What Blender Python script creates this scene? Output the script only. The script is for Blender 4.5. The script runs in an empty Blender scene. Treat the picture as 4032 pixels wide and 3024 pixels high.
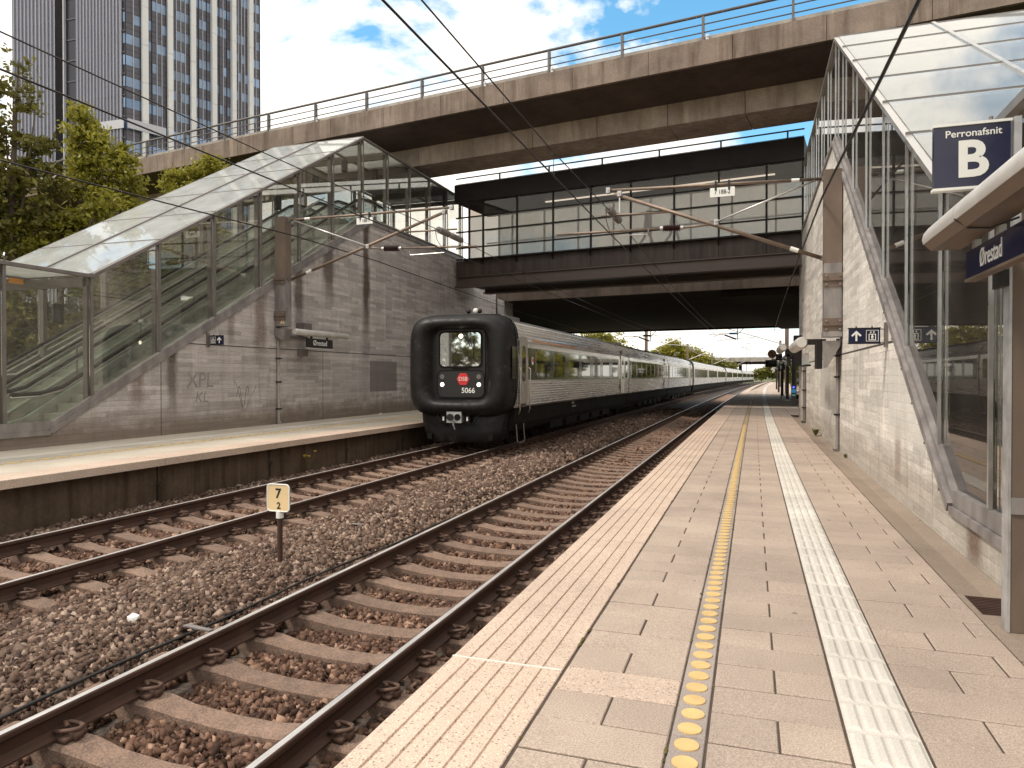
import bpy, bmesh, math, random
import numpy as np
from mathutils import Vector, Matrix
random.seed(7); np.random.seed(7)
R = math.radians
sc = bpy.context.scene
COL = sc.collection
# ---------------------------------------------------------------- camera
FPX, CX, CY, YAW, PIT, HC = 2800., 2016., 1512., R(18.6), R(-.573), 1.55
cam = bpy.data.objects.new('camera', bpy.data.cameras.new('camera'))
COL.objects.link(cam); sc.camera = cam
cam.location = (0, 0, HC); cam.rotation_euler = (R(90) + PIT, 0, YAW)
cam.data.sensor_width = 36; cam.data.lens = 36 * FPX / 4032
cam.data.clip_start = .05; cam.data.clip_end = 3000
# ---------------------------------------------------------------- world: Nishita sky with broken cloud
SUN_EL, SUN_AZ = R(52), R(-125)        # azimuth measured from +Y towards +X
wd = bpy.data.worlds.new('World'); sc.world = wd; wd.use_nodes = True
nt = wd.node_tree; nt.nodes.clear()
def wn(t, **k):
    n = nt.nodes.new(t)
    for a, b in k.items(): setattr(n, a, b)
    return n
sky = wn('ShaderNodeTexSky', sky_type='NISHITA', sun_disc=False)
sky.sun_elevation = SUN_EL; sky.sun_rotation = SUN_AZ; sky.air_density = 1.0; sky.dust_density = .6; sky.ozone_density = 2.0
bg1 = wn('ShaderNodeBackground'); bg1.inputs[1].default_value = .145
hs = wn('ShaderNodeHueSaturation'); hs.inputs['Saturation'].default_value = 1.2; hs.inputs['Hue'].default_value = .478; hs.inputs['Value'].default_value = 1.25
nt.links.new(sky.outputs[0], hs.inputs['Color']); nt.links.new(hs.outputs[0], bg1.inputs[0])
tc = wn('ShaderNodeTexCoord')
mp = wn('ShaderNodeMapping'); mp.inputs['Location'].default_value = (1.3, 8.2, .6); mp.inputs['Scale'].default_value = (1, 1, 1.7)
nt.links.new(tc.outputs['Generated'], mp.inputs[0])
n1 = wn('ShaderNodeTexNoise'); n1.inputs['Scale'].default_value = 3.0; n1.inputs['Detail'].default_value = 9; n1.inputs['Roughness'].default_value = .58; n1.inputs['Distortion'].default_value = .25
nt.links.new(mp.outputs[0], n1.inputs[0])
cr = wn('ShaderNodeValToRGB'); cr.color_ramp.elements[0].position = .40; cr.color_ramp.elements[1].position = .482
cr.color_ramp.elements[0].color = (0, 0, 0, 1); cr.color_ramp.elements[1].color = (1, 1, 1, 1)
nt.links.new(n1.outputs[0], cr.inputs[0])
n2 = wn('ShaderNodeTexNoise'); n2.inputs['Scale'].default_value = 4.5; n2.inputs['Detail'].default_value = 7
nt.links.new(mp.outputs[0], n2.inputs[0])
cr2 = wn('ShaderNodeValToRGB'); cr2.color_ramp.elements[0].position = .36; cr2.color_ramp.elements[1].position = .62
cr2.color_ramp.elements[0].color = (.90, .87, .83, 1); cr2.color_ramp.elements[1].color = (1.10, 1.03, .92, 1)
nt.links.new(n2.outputs[0], cr2.inputs[0])
bg2 = wn('ShaderNodeBackground'); bg2.inputs[1].default_value = 1.0
nt.links.new(cr2.outputs[0], bg2.inputs[0])
mx = wn('ShaderNodeMixShader'); nt.links.new(cr.outputs[0], mx.inputs[0])
nt.links.new(bg1.outputs[0], mx.inputs[1]); nt.links.new(bg2.outputs[0], mx.inputs[2])
wo = wn('ShaderNodeOutputWorld'); nt.links.new(mx.outputs[0], wo.inputs[0])
# ---------------------------------------------------------------- sun behind thin cloud
sl = bpy.data.lights.new('sun', 'SUN'); sl.energy = 1.8; sl.angle = R(10); sl.color = (1, .92, .82)
so = bpy.data.objects.new('sun', sl); COL.objects.link(so)
sd = Vector((math.sin(SUN_AZ) * math.cos(SUN_EL), math.cos(SUN_AZ) * math.cos(SUN_EL), math.sin(SUN_EL)))
so.rotation_euler = (-sd).to_track_quat('-Z', 'Y').to_euler(); so.location = (-20, -30, 60)
vs = sc.view_settings; vs.view_transform = 'Standard'; vs.look = 'None'; vs.exposure = .58; vs.gamma = 1
sc.cycles.max_bounces = 8; sc.cycles.transparent_max_bounces = 24; sc.cycles.caustics_reflective = False; sc.cycles.caustics_refractive = False
sc.cycles.use_denoising = True; sc.cycles.sample_clamp_indirect = 6
# ---------------------------------------------------------------- helpers
def bend(y): return y * abs(y) / 8400. if y > 0 else y * y / 8400.
fw = (-math.sin(YAW) * math.cos(PIT), math.cos(YAW) * math.cos(PIT), math.sin(PIT))
rt = (math.cos(YAW), math.sin(YAW), 0)
up = (rt[1] * fw[2] - rt[2] * fw[1], rt[2] * fw[0] - rt[0] * fw[2], rt[0] * fw[1] - rt[1] * fw[0])
def ray(u, v):
    a = (u - CX) / FPX; b = -(v - CY) / FPX
    return [fw[i] + a * rt[i] + b * up[i] for i in range(3)]
def at_t(u, v, t): d = ray(u, v); return Vector((t * d[0], t * d[1], HC + t * d[2]))
def onX(u, v, X): d = ray(u, v); return at_t(u, v, X / d[0])
def onY(u, v, Y): d = ray(u, v); return at_t(u, v, Y / d[1])
def onZ(u, v, Z): d = ray(u, v); return at_t(u, v, (Z - HC) / d[2])
ORG = {}
class MB:
    def __init__(s): s.v = []; s.f = []
    def add(s, vs, fs):
        o = len(s.v); s.v += [tuple(p) for p in vs]; s.f += [tuple(i + o for i in f) for f in fs]; return s
    def box(s, x0, x1, y0, y1, z0, z1):
        return s.add([(x0, y0, z0), (x1, y0, z0), (x1, y1, z0), (x0, y1, z0), (x0, y0, z1), (x1, y0, z1), (x1, y1, z1), (x0, y1, z1)],
                     [(0, 3, 2, 1), (4, 5, 6, 7), (0, 1, 5, 4), (1, 2, 6, 5), (2, 3, 7, 6), (3, 0, 4, 7)])
    def obox(s, c, a, b, d):            # centre and three half vectors
        c, a, b, d = Vector(c), Vector(a), Vector(b), Vector(d)
        q = [c - a - b - d, c + a - b - d, c + a + b - d, c - a + b - d, c - a - b + d, c + a - b + d, c + a + b + d, c - a + b + d]
        fl = [(0, 3, 2, 1), (4, 5, 6, 7), (0, 1, 5, 4), (1, 2, 6, 5), (2, 3, 7, 6), (3, 0, 4, 7)]
        if a.cross(b).dot(d) < 0: fl = [f[::-1] for f in fl]
        return s.add(q, fl)
    def bar(s, p, q, w, h, side=None):  # rectangular bar from p to q; h along 'up-ish', w sideways
        p, q = Vector(p), Vector(q); d = (q - p); L = d.length; d.normalize()
        sv = Vector(side) if side else (d.cross(Vector((0, 0, 1))) if abs(d.z) < .99 else Vector((1, 0, 0)))
        sv = (sv - d * sv.dot(d)).normalized(); uv = sv.cross(d)
        return s.obox((p + q) / 2, d * L / 2, sv * w / 2, uv * h / 2)
    def prism(s, pts, ext):             # planar polygon extruded by a vector
        n = len(pts); e = Vector(ext); a = [Vector(p) for p in pts]; b = [p + e for p in a]
        nrm = Vector((0, 0, 0))
        for i in range(n): nrm += (a[i] - a[0]).cross(a[(i + 1) % n] - a[0])
        fl = [tuple(range(n))[::-1], tuple(range(n, 2 * n))] + [(i, (i + 1) % n, n + (i + 1) % n, n + i) for i in range(n)]
        if nrm.dot(e) < 0: fl = [f[::-1] for f in fl]
        return s.add(a + b, fl)
    def tube(s, pts, r, n=8, cap=True):
        pts = [Vector(p) for p in pts]; m = len(pts); rs = r if isinstance(r, (list, tuple)) else [r] * m
        vs = []; pu = None
        for i, p in enumerate(pts):
            d = (pts[min(i + 1, m - 1)] - pts[max(i - 1, 0)]).normalized()
            ref = pu if pu is not None else (Vector((0, 0, 1)) if abs(d.z) < .9 else Vector((1, 0, 0)))
            sv = d.cross(ref); sv = sv.normalized() if sv.length > 1e-6 else d.orthogonal().normalized()
            uv = sv.cross(d).normalized(); pu = uv
            for k in range(n):
                t = 2 * math.pi * k / n; vs.append(p + (sv * math.cos(t) + uv * math.sin(t)) * rs[i])
        fs = [(i * n + k, i * n + (k + 1) % n, (i + 1) * n + (k + 1) % n, (i + 1) * n + k) for i in range(m - 1) for k in range(n)]
        if cap: fs += [tuple(range(n))[::-1], tuple((m - 1) * n + k for k in range(n))]
        return s.add(vs, fs)
    def cyl(s, p, q, r, n=12): return s.tube([p, q], r, n)
    def loft(s, loops, cap0=True, cap1=True):
        n = len(loops[0]); m = len(loops); vs = [p for l in loops for p in l]
        fs = [(i * n + k, i * n + (k + 1) % n, (i + 1) * n + (k + 1) % n, (i + 1) * n + k) for i in range(m - 1) for k in range(n)]
        if cap0: fs.append(tuple(range(n))[::-1])
        if cap1: fs.append(tuple((m - 1) * n + k for k in range(n)))
        return s.add(vs, fs)
    def sweep(s, prof, ys, closed=True):  # (x,z) profile swept along the track curve
        n = len(prof); m = len(ys)
        vs = [(x + bend(y), y, z) for y in ys for x, z in prof]
        kk = n if closed else n - 1
        fs = [(i * n + k, (i + 1) * n + k, (i + 1) * n + (k + 1) % n, i * n + (k + 1) % n) for i in range(m - 1) for k in range(kk)]
        if closed: fs += [tuple(range(n)), tuple((m - 1) * n + k for k in range(n))[::-1]]
        return s.add(vs, fs)
    def curve(s):
        s.v = [(x + bend(y), y, z) for x, y, z in s.v]; return s
    def mesh(s, name, mat, smooth=False, origin=(0, 0, 0), fix=False):
        me = bpy.data.meshes.new(name); ox, oy, oz = origin
        me.from_pydata([(x - ox, y - oy, z - oz) for x, y, z in s.v], [], s.f); me.update()
        if fix:
            bm = bmesh.new(); bm.from_mesh(me); bmesh.ops.recalc_face_normals(bm, faces=bm.faces); bm.to_mesh(me); bm.free()
        if mat: me.materials.append(mat)
        if smooth: me.shade_smooth()
        return me
    def build(s, name, mat, parent=None, smooth=False, fix=False, auto=None):
        o0 = ORG.get(parent.name, Vector((0, 0, 0))) if parent else Vector((0, 0, 0))
        me = s.mesh(name, mat, smooth or auto is not None, o0, fix)
        if auto is not None: me.set_sharp_from_angle(angle=R(auto))
        return link(name, me, parent)
def link(name, me, parent=None, loc=(0, 0, 0), rot=None, scale=None):
    """new object; loc is local to the parent"""
    ob = bpy.data.objects.new(name, me); COL.objects.link(ob); ob.location = loc
    if rot: ob.rotation_euler = rot
    if scale: ob.scale = scale
    if parent:
        ob.parent = parent; ORG[ob.name] = ORG[parent.name] + Vector(loc)
    else: ORG[ob.name] = Vector(loc)
    return ob
def at(parent, p): return tuple(Vector(p) - ORG[parent.name])
def tag(o, label=None, cat=None, group=None, kind=None):
    if label: o['label'] = label
    if cat: o['category'] = cat
    if group: o['group'] = group
    if kind: o['kind'] = kind
    return o
def thing(name, loc, label, cat, group=None):
    o = bpy.data.objects.new(name, None); COL.objects.link(o); o.location = loc; o.empty_display_size = .2
    ORG[o.name] = Vector(loc); return tag(o, label, cat, group)
def text(body, size, p, xdir, ydir, mat, parent, name='lettering', thick=.004, bold=.0, align='CENTER', sx=1.0):
    cu = bpy.data.curves.new('t', 'FONT'); cu.body = body; cu.size = size; cu.align_x = align; cu.align_y = 'CENTER'
    cu.extrude = thick / 2; cu.offset = bold * size; cu.resolution_u = 4
    ob = bpy.data.objects.new('t', cu); COL.objects.link(ob)
    dg = bpy.context.evaluated_depsgraph_get(); me = bpy.data.meshes.new_from_object(ob.evaluated_get(dg))
    bpy.data.objects.remove(ob); me.name = name
    x = Vector(xdir).normalized(); y = Vector(ydir).normalized(); z = x.cross(y)
    m = Matrix((( x.x, y.x, z.x, p[0]), (x.y, y.y, z.y, p[1]), (x.z, y.z, z.z, p[2]), (0, 0, 0, 1))) @ Matrix.Diagonal((sx, 1, 1, 1))
    o0 = ORG[parent.name] if parent else Vector((0, 0, 0))
    me.transform(Matrix.Translation(-o0) @ m); me.materials.clear(); me.materials.append(mat)
    return link(name, me, parent)
# ---------------------------------------------------------------- materials
def newmat(name):
    m = bpy.data.materials.new(name); m.use_nodes = True; t = m.node_tree; b = t.nodes['Principled BSDF']; return m, t, b
class NT:
    def __init__(s, t): s.t = t
    def n(s, typ, ins=None, **k):
        nd = s.t.nodes.new(typ)
        for a, b in k.items(): setattr(nd, a, b)
        for a, b in (ins or {}).items():
            if hasattr(b, 'default_value') or hasattr(b, 'is_output'): s.t.links.new(b, nd.inputs[a])
            else: nd.inputs[a].default_value = b
        return nd
    def math(s, op, a, b=0., c=0., clamp=False):
        return s.n('ShaderNodeMath', {0: a, 1: b, 2: c}, operation=op, use_clamp=clamp).outputs[0]
    def pos(s): return s.n('ShaderNodeNewGeometry').outputs['Position']
    def scaled(s, vec, sc_, loc=(0, 0, 0)): return s.n('ShaderNodeMapping', {0: vec, 'Scale': sc_, 'Location': loc}).outputs[0]
    def noise(s, vec, scale, detail=4, rough=.55): return s.n('ShaderNodeTexNoise', {'Vector': vec, 'Scale': scale, 'Detail': detail, 'Roughness': rough}).outputs[0]
    def ramp(s, fac, stops):
        nd = s.n('ShaderNodeValToRGB', {0: fac}); e = nd.color_ramp.elements
        while len(e) < len(stops): e.new(.5)
        for i, (p, c) in enumerate(stops):
            e[i].position = p; e[i].color = (c, c, c, 1) if not hasattr(c, '__len__') else tuple(c) + (1,)
        return nd.outputs[0]
    def mix(s, fac, a, b, mode='MIX'):
        nd = s.n('ShaderNodeMix', data_type='RGBA', blend_type=mode)
        for i, x in ((0, fac), (6, a), (7, b)):
            if hasattr(x, 'is_output'): s.t.links.new(x, nd.inputs[i])
            else: nd.inputs[i].default_value = x if i == 0 else (tuple(x) + (1,) if len(x) == 3 else x)
        return nd.outputs[2]
    def sep(s, v): return s.n('ShaderNodeSeparateXYZ', {0: v}).outputs
    def comb(s, x=0., y=0., z=0.): return s.n('ShaderNodeCombineXYZ', {0: x, 1: y, 2: z}).outputs[0]
    def bump(s, h, strength, dist=.01): return s.n('ShaderNodeBump', {'Height': h, 'Strength': strength, 'Distance': dist}).outputs[0]
    def link(s, a, b): s.t.links.new(a, b)
def mul(c, k): return tuple(min(1, x * k) for x in c)
def M(name, col, rough=.6, metal=0., var=.18, scale=3., bump=.0, bscale=60., rvar=.1, stretch=(1, 1, 1), fine=.0, rand=.0, spec=.5):
    m, t, b = newmat(name); g = NT(t); p = g.pos()
    f = g.noise(g.scaled(p, tuple(scale * k for k in stretch)), 1., 5, .6)
    c = g.ramp(f, [(.3, mul(col, 1 - var)), (.72, mul(col, 1 + var))])
    if fine:
        f2 = g.noise(p, bscale, 2, .6); c = g.mix(fine, c, g.ramp(f2, [(.35, mul(col, .45)), (.65, mul(col, 1.45))]))
    if rand:
        r = g.n('ShaderNodeObjectInfo').outputs['Random']
        c = g.mix(1., c, g.ramp(r, [(0, (1 - rand,) * 3), (1, (1 + rand * .6,) * 3)]), 'MULTIPLY')
    g.link(c, b.inputs['Base Color'])
    rr = g.ramp(f, [(.3, max(.02, rough - rvar)), (.7, min(1, rough + rvar))]); g.link(rr, b.inputs['Roughness'])
    b.inputs['Metallic'].default_value = metal; b.inputs['Specular IOR Level'].default_value = spec
    if bump: g.link(g.bump(g.noise(p, bscale, 4, .6), bump, .01), b.inputs['Normal'])
    return m
def GLASS(name, tint=(.75, .75, .72), refl=1.0, milk=0., milkcol=(.7, .7, .68), rough=.0, dirt=.25, ior=1.5, base=.0):
    m = bpy.data.materials.new(name); m.use_nodes = True; t = m.node_tree; t.nodes.clear(); g = NT(t)
    fr = g.n('ShaderNodeFresnel', {'IOR': ior}).outputs[0]
    fr = g.math('ADD', g.math('MULTIPLY', fr, refl), base, clamp=True)
    tr = g.n('ShaderNodeBsdfTransparent', {'Color': tuple(tint) + (1,)}); gl = g.n('ShaderNodeBsdfGlossy', {'Color': (.95, .95, .95, 1), 'Roughness': rough})
    mixa = g.n('ShaderNodeMixShader', {0: fr, 1: tr.outputs[0], 2: gl.outputs[0]})
    p = g.pos(); nz = g.ramp(g.noise(g.scaled(p, (1.2, 1.2, .5)), 1.5, 5, .6), [(.3, max(0, milk - dirt * .5)), (.75, min(1, milk + dirt * .5))])
    df0 = g.n('ShaderNodeBsdfDiffuse', {'Color': tuple(milkcol) + (1,)}); df1 = g.n('ShaderNodeBsdfTranslucent', {'Color': tuple(milkcol) + (1,)}); df = g.n('ShaderNodeMixShader', {0: .5, 1: df0.outputs[0], 2: df1.outputs[0]})
    mixb = g.n('ShaderNodeMixShader', {0: nz, 1: mixa.outputs[0], 2: df.outputs[0]})
    o = g.n('ShaderNodeOutputMaterial'); g.link(mixb.outputs[0], o.inputs[0]); return m
def EMIT(name, col, s):
    m, t, b = newmat(name); b.inputs['Base Color'].default_value = tuple(col) + (1,); b.inputs['Emission Color'].default_value = tuple(col) + (1,); b.inputs['Emission Strength'].default_value = s; return m
MT = {}
# --- board-formed concrete walls, facing across the track (pattern in y and z)
def board_wall(name, c0, stains=(), patches=(), amp=1.0, grime=.8):
    m, t, b = newmat(name); g = NT(t); p = g.pos(); sx, sy, sz = g.sep(p)[:3]
    v = g.comb(sy, sz, 0.)
    wob = g.math('MULTIPLY', g.math('SUBTRACT', g.noise(v, 1.7, 2), .5), .02)
    vb = g.comb(sy, g.math('ADD', sz, wob), 0.)
    br = g.n('ShaderNodeTexBrick', {'Vector': vb, 'Color1': (.30, .30, .30, 1), 'Color2': (1, 1, 1, 1), 'Mortar': (.45, .45, .45, 1), 'Scale': 1., 'Mortar Size': .004, 'Mortar Smooth': .6, 'Bias': .1, 'Brick Width': 1.25, 'Row Height': .112}, offset=.37, offset_frequency=2, squash=.7, squash_frequency=3)
    grain = g.noise(g.scaled(v, (3., 22., 1.)), 1., 5, .65)
    mott = g.noise(g.scaled(v, (1.1, .8, 1)), 1., 6, .62)
    fine = g.noise(v, 26., 4, .65)
    streak = g.noise(g.scaled(v, (5.5, .35, 1)), 1., 4, .6)
    c = g.mix(g.ramp(mott, [(.28, 0.), (.72, 1.)]), mul(c0, .84), mul(c0, 1.14))
    c = g.mix(.58 * amp, c, g.mix(1., c, g.ramp(g.n('ShaderNodeRGBToBW', {0: br.outputs['Color']}).outputs[0], [(.3, .55), (1., 1.35)]), 'MULTIPLY'))
    c = g.mix(.5, c, g.mix(1., c, g.ramp(grain, [(.3, .68), (.7, 1.25)]), 'MULTIPLY'))
    c = g.mix(.4, c, g.mix(1., c, g.ramp(fine, [(.35, .6), (.65, 1.25)]), 'MULTIPLY'))
    c = g.mix(g.ramp(streak, [(.55, 0.), (.75, .5)]), c, mul(c0, 1.5))
    c = g.mix(g.ramp(g.noise(g.scaled(v, (4., .45, 1), (9, 3, 0)), 1., 4, .6), [(.55, 0.), (.78, .55)]), c, (c0[0] * .45, c0[1] * .40, c0[2] * .36))
    base = g.math('ADD', sz, g.math('MULTIPLY', g.noise(v, 2.2, 4), -.7))
    c = g.mix(g.ramp(base, [(0., grime), (.1 + .5 * grime, 0.)]), c, (c0[0] * .34, c0[1] * .28, c0[2] * .21))
    for (y0, zt, ln, hw, st, col) in stains:     # water stains running down from the coping
        wy = g.math('ADD', sy, g.math('MULTIPLY', g.math('SUBTRACT', g.noise(g.scaled(v, (2, 1.2, 1)), 1., 3), .5), hw * 1.1))
        d = g.math('ABSOLUTE', g.math('SUBTRACT', wy, y0))
        a = g.n('ShaderNodeMapRange', {0: d, 1: hw, 2: hw * .35, 3: 0., 4: 1.}).outputs[0]
        lz = g.n('ShaderNodeMapRange', {0: sz, 1: zt - ln, 2: zt - ln * .55, 3: 0., 4: 1.}).outputs[0]
        up_ = g.n('ShaderNodeMapRange', {0: sz, 1: zt + .2, 2: zt, 3: 0., 4: 1.}).outputs[0]
        k = g.math('MULTIPLY', g.math('MULTIPLY', g.math('MULTIPLY', a, lz), up_), g.ramp(fine, [(.25, min(1, st * 1.25)), (.75, st * .8)]))
        c = g.mix(k, c, col)
    for (y0, y1, z0, z1, col, st) in patches:    # painted-over rectangles
        k = None
        for (s_, lo, hi, e) in ((sy, y0, y1, .02), (sz, z0, z1, .02)):
            a = g.math('MULTIPLY', g.n('ShaderNodeMapRange', {0: s_, 1: lo - e, 2: lo + e, 3: 0., 4: 1.}).outputs[0], g.n('ShaderNodeMapRange', {0: s_, 1: hi + e, 2: hi - e, 3: 0., 4: 1.}).outputs[0])
            k = a if k is None else g.math('MULTIPLY', k, a)
        c = g.mix(g.math('MULTIPLY', k, st), c, col)
    g.link(c, b.inputs['Base Color']); b.inputs['Roughness'].default_value = .88; b.inputs['Specular IOR Level'].default_value = .25
    h = g.math('ADD', g.math('MULTIPLY', br.outputs['Fac'], -.9), g.math('ADD', g.math('MULTIPLY', g.n('ShaderNodeRGBToBW', {0: br.outputs['Color']}).outputs[0], .45), g.math('MULTIPLY', grain, .35)))
    g.link(g.bump(h, .55, .012), b.inputs['Normal']); return m
BR = (.055, .032, .018)
MT['wall_l'] = board_wall('board_concrete_left', (.49, .44, .41), [(23.05, 7.15, 5.2, .33, .93, BR), (20.6, 6.0, 2.2, .42, .75, BR), (18.95, 5.2, 2.4, .30, .75, BR), (17.1, 4.2, 2.6, .34, .6, (.10, .05, .03)), (13.8, 2.5, 2.1, .22, .85, BR), (12.75, 1.9, 1.3, .25, .5, (.12, .06, .035)), (15.9, 3.4, 1.2, .18, .5, (.11, .06, .035))],
    [(23.3, 25.4, 1.0, 2.15, (.19, .165, .155), .85), (13.48, 16.9, .5, 1.9, (.33, .295, .28), .22), (20.8, 23.2, .8, 2.0, (.33, .30, .28), .4)])
MT['wall_r'] = board_wall('board_concrete_right', (.64, .585, .52), [(8.3, 1.6, 1.2, .14, .25, (.3, .22, .16)), (6.9, .35, .5, .25, .75, (.13, .07, .04)), (10.2, .9, .9, .3, .5, (.2, .13, .09)), (16.4, 2.2, 1.0, .2, .6, (.16, .1, .07))],
    [(8.7, 10.9, .75, 1.75, (.62, .58, .52), .6), (18.4, 20.9, .75, 1.75, (.50, .46, .41), .8)], amp=.8, grime=.42)
# --- concrete of the bridges (seen from below), streaked vertically
def conc(name, c0, streaks=.5, sc_=1.0):
    m, t, b = newmat(name); g = NT(t); p = g.pos()
    mott = g.noise(g.scaled(p, (.7, .7, .9)), sc_, 6, .62); fine = g.noise(p, 22., 4, .6); st = g.noise(g.scaled(p, (3.2, 3.2, .3)), sc_, 4, .62); st2 = g.noise(g.scaled(p, (2.1, 2.1, .22), (5, 7, 1)), sc_, 4, .6)
    c = g.mix(g.ramp(mott, [(.3, 0.), (.7, 1.)]), mul(c0, .68), mul(c0, 1.25))
    c = g.mix(.35, c, g.mix(1., c, g.ramp(fine, [(.35, .6), (.65, 1.25)]), 'MULTIPLY'))
    c = g.mix(g.ramp(st, [(.46, 0.), (.68, streaks)]), c, (c0[0] * .42, c0[1] * .38, c0[2] * .34))
    c = g.mix(g.ramp(st2, [(.6, 0.), (.76, streaks)]), c, mul(c0, 1.55))
    g.link(c, b.inputs['Base Color']); b.inputs['Roughness'].default_value = .9; b.inputs['Specular IOR Level'].default_value = .2
    g.link(g.bump(fine, .25, .01), b.inputs['Normal']); return m
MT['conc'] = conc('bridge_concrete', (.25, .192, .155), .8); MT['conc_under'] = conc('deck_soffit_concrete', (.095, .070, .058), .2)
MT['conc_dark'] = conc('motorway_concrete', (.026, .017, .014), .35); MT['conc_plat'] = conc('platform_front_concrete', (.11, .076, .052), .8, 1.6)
MT['coping'] = conc('coping_concrete', (.38, .34, .30), .4)
# --- paving
def paving(name, c0, speck=.35, rand=.14, vor=0., dark=(.2, .17, .15), light=1.5, bump_=.25):
    m, t, b = newmat(name); g = NT(t); p = g.pos()
    c = g.mix(g.ramp(g.noise(p, .9, 5, .6), [(.3, 0.), (.7, 1.)]), mul(c0, .84), mul(c0, 1.14))
    fi = g.noise(p, 130., 2, .7); c = g.mix(speck, c, g.mix(1., c, g.ramp(fi, [(.35, .55), (.5, 1.), (.66, 1.45)]), 'MULTIPLY'))
    if vor:
        vo = g.n('ShaderNodeTexVoronoi', {'Vector': p, 'Scale': 62.}); s = g.sep(vo.outputs['Color'])
        k = g.math('MULTIPLY', g.ramp(vo.outputs['Distance'], [(.28, 1.), (.42, 0.)]), g.ramp(s[0], [(.55, 0.), (.6, vor)])); c = g.mix(k, c, dark)
        k2 = g.math('MULTIPLY', g.ramp(vo.outputs['Distance'], [(.3, 1.), (.45, 0.)]), g.ramp(s[1], [(.66, 0.), (.7, vor * .8)])); c = g.mix(k2, c, mul(c0, light))
    r = g.n('ShaderNodeObjectInfo').outputs['Random']; c = g.mix(1., c, g.ramp(r, [(0., (1 - rand, 1 - rand * .95, 1 - rand * .9)), (1., (1 + rand * .6, 1 + rand * .55, 1 + rand * .5))]), 'MULTIPLY')
    gum = g.n('ShaderNodeTexVoronoi', {'Vector': g.scaled(p, (1, 1, 0)), 'Scale': 3.1, 'Randomness': 1.})
    gs = g.sep(gum.outputs['Color']); c = g.mix(g.math('MULTIPLY', g.ramp(gum.outputs['Distance'], [(.048, .75), (.062, 0.)]), g.ramp(gs[2], [(.60, 0.), (.63, 1.)])), c, mul(c0, .33))
    dirt = g.noise(p, 2.3, 6, .7); c = g.mix(g.ramp(dirt, [(.55, 0.), (.8, .4)]), c, mul(c0, .6))
    g.link(c, b.inputs['Base Color']); b.inputs['Roughness'].default_value = .85; b.inputs['Specular IOR Level'].default_value = .3
    g.link(g.bump(fi, bump_, .004), b.inputs['Normal']); return m
MT['paver'] = paving('concrete_paver', (.415, .328, .265), .6, .08); MT['edge'] = paving('terrazzo_edge', (.55, .425, .335), .6, .05, .75, (.22, .16, .12), 1.5)
MT['tactile'] = paving('white_tactile_tile', (.60, .555, .49), .25, .08); MT['dot_tile'] = paving('grey_tile', (.345, .29, .255), .45, .1)
MT['dot'] = M('yellow_stud', (.64, .44, .185), .55, var=.12, scale=9); MT['gutter'] = paving('gutter_concrete', (.30, .235, .18), .5, .05, .4)
MT['joint'] = M('joint_sand', (.085, .06, .043), .95, var=.3, scale=6, bump=.4)
MT['moss'] = M('moss', (.14, .12, .03), .95, var=.4, scale=30, bump=.6, bscale=200)
MT['paint_white'] = M('white_platform_paint', (.72, .68, .60), .7, var=.12, scale=5); MT['paver_l'] = paving('pale_paving', (.50, .44, .36), .35, .0)
# --- track
def stone_mat(name, cols):
    m, t, b = newmat(name); g = NT(t); p = g.pos()
    r = g.n('ShaderNodeNewGeometry').outputs['Random Per Island']; c = g.ramp(r, [(i / (len(cols) - 1), c) for i, c in enumerate(cols)])
    c = g.mix(.45, c, g.mix(1., c, g.ramp(g.noise(p, 60., 3, .6), [(.3, .55), (.7, 1.4)]), 'MULTIPLY'))
    c = g.mix(g.ramp(g.noise(p, .8, 4, .6), [(.50, 0.), (.75, .28)]), c, (.32, .225, .165))
    sx = g.sep(p)[0]
    for cx in (-3.25, -7.75):   # brake dust browns the stones between the rails
        k = g.n('ShaderNodeMapRange', {0: g.math('ABSOLUTE', g.math('SUBTRACT', sx, cx)), 1: 1.35, 2: .8, 3: 0., 4: .6}).outputs[0]; c = g.mix(k, c, g.mix(1., c, (.78, .56, .44), 'MULTIPLY'))
    g.link(c, b.inputs['Base Color']); b.inputs['Roughness'].default_value = .85; b.inputs['Specular IOR Level'].default_value = .3; return m
MT['stone'] = stone_mat('ballast_stone', [(.038, .021, .015), (.095, .055, .038), (.14, .085, .059), (.19, .120, .085), (.062, .036, .026), (.30, .205, .15), (.075, .044, .032), (.44, .325, .25), (.11, .066, .046), (.05, .032, .025)])
MT['bed'] = M('ballast_bed', (.10, .075, .06), .95, var=.4, scale=4, bump=1., bscale=24, fine=.8)
MT['sleeper'] = M('rusty_concrete_sleeper', (.235, .155, .113), .92, var=.5, scale=7, bump=.8, bscale=70, fine=.5, rand=.15)
MT['rust'] = M('rusty_rail_steel', (.066, .032, .020), .75, .15, var=.3, scale=4, bump=.15, bscale=60); MT['clip'] = M('rusty_clip_steel', (.13, .075, .052), .7, .2, var=.25, scale=20)
MT['railtop'] = M('polished_rail_head', (.74, .70, .66), .40, .65, var=.12, scale=8, rvar=.08, stretch=(3, .2, 1))
MT['cable'] = M('black_cable', (.018, .016, .015), .5); MT['wire'] = M('dark_wire', (.03, .024, .02), .45, .6)
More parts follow.
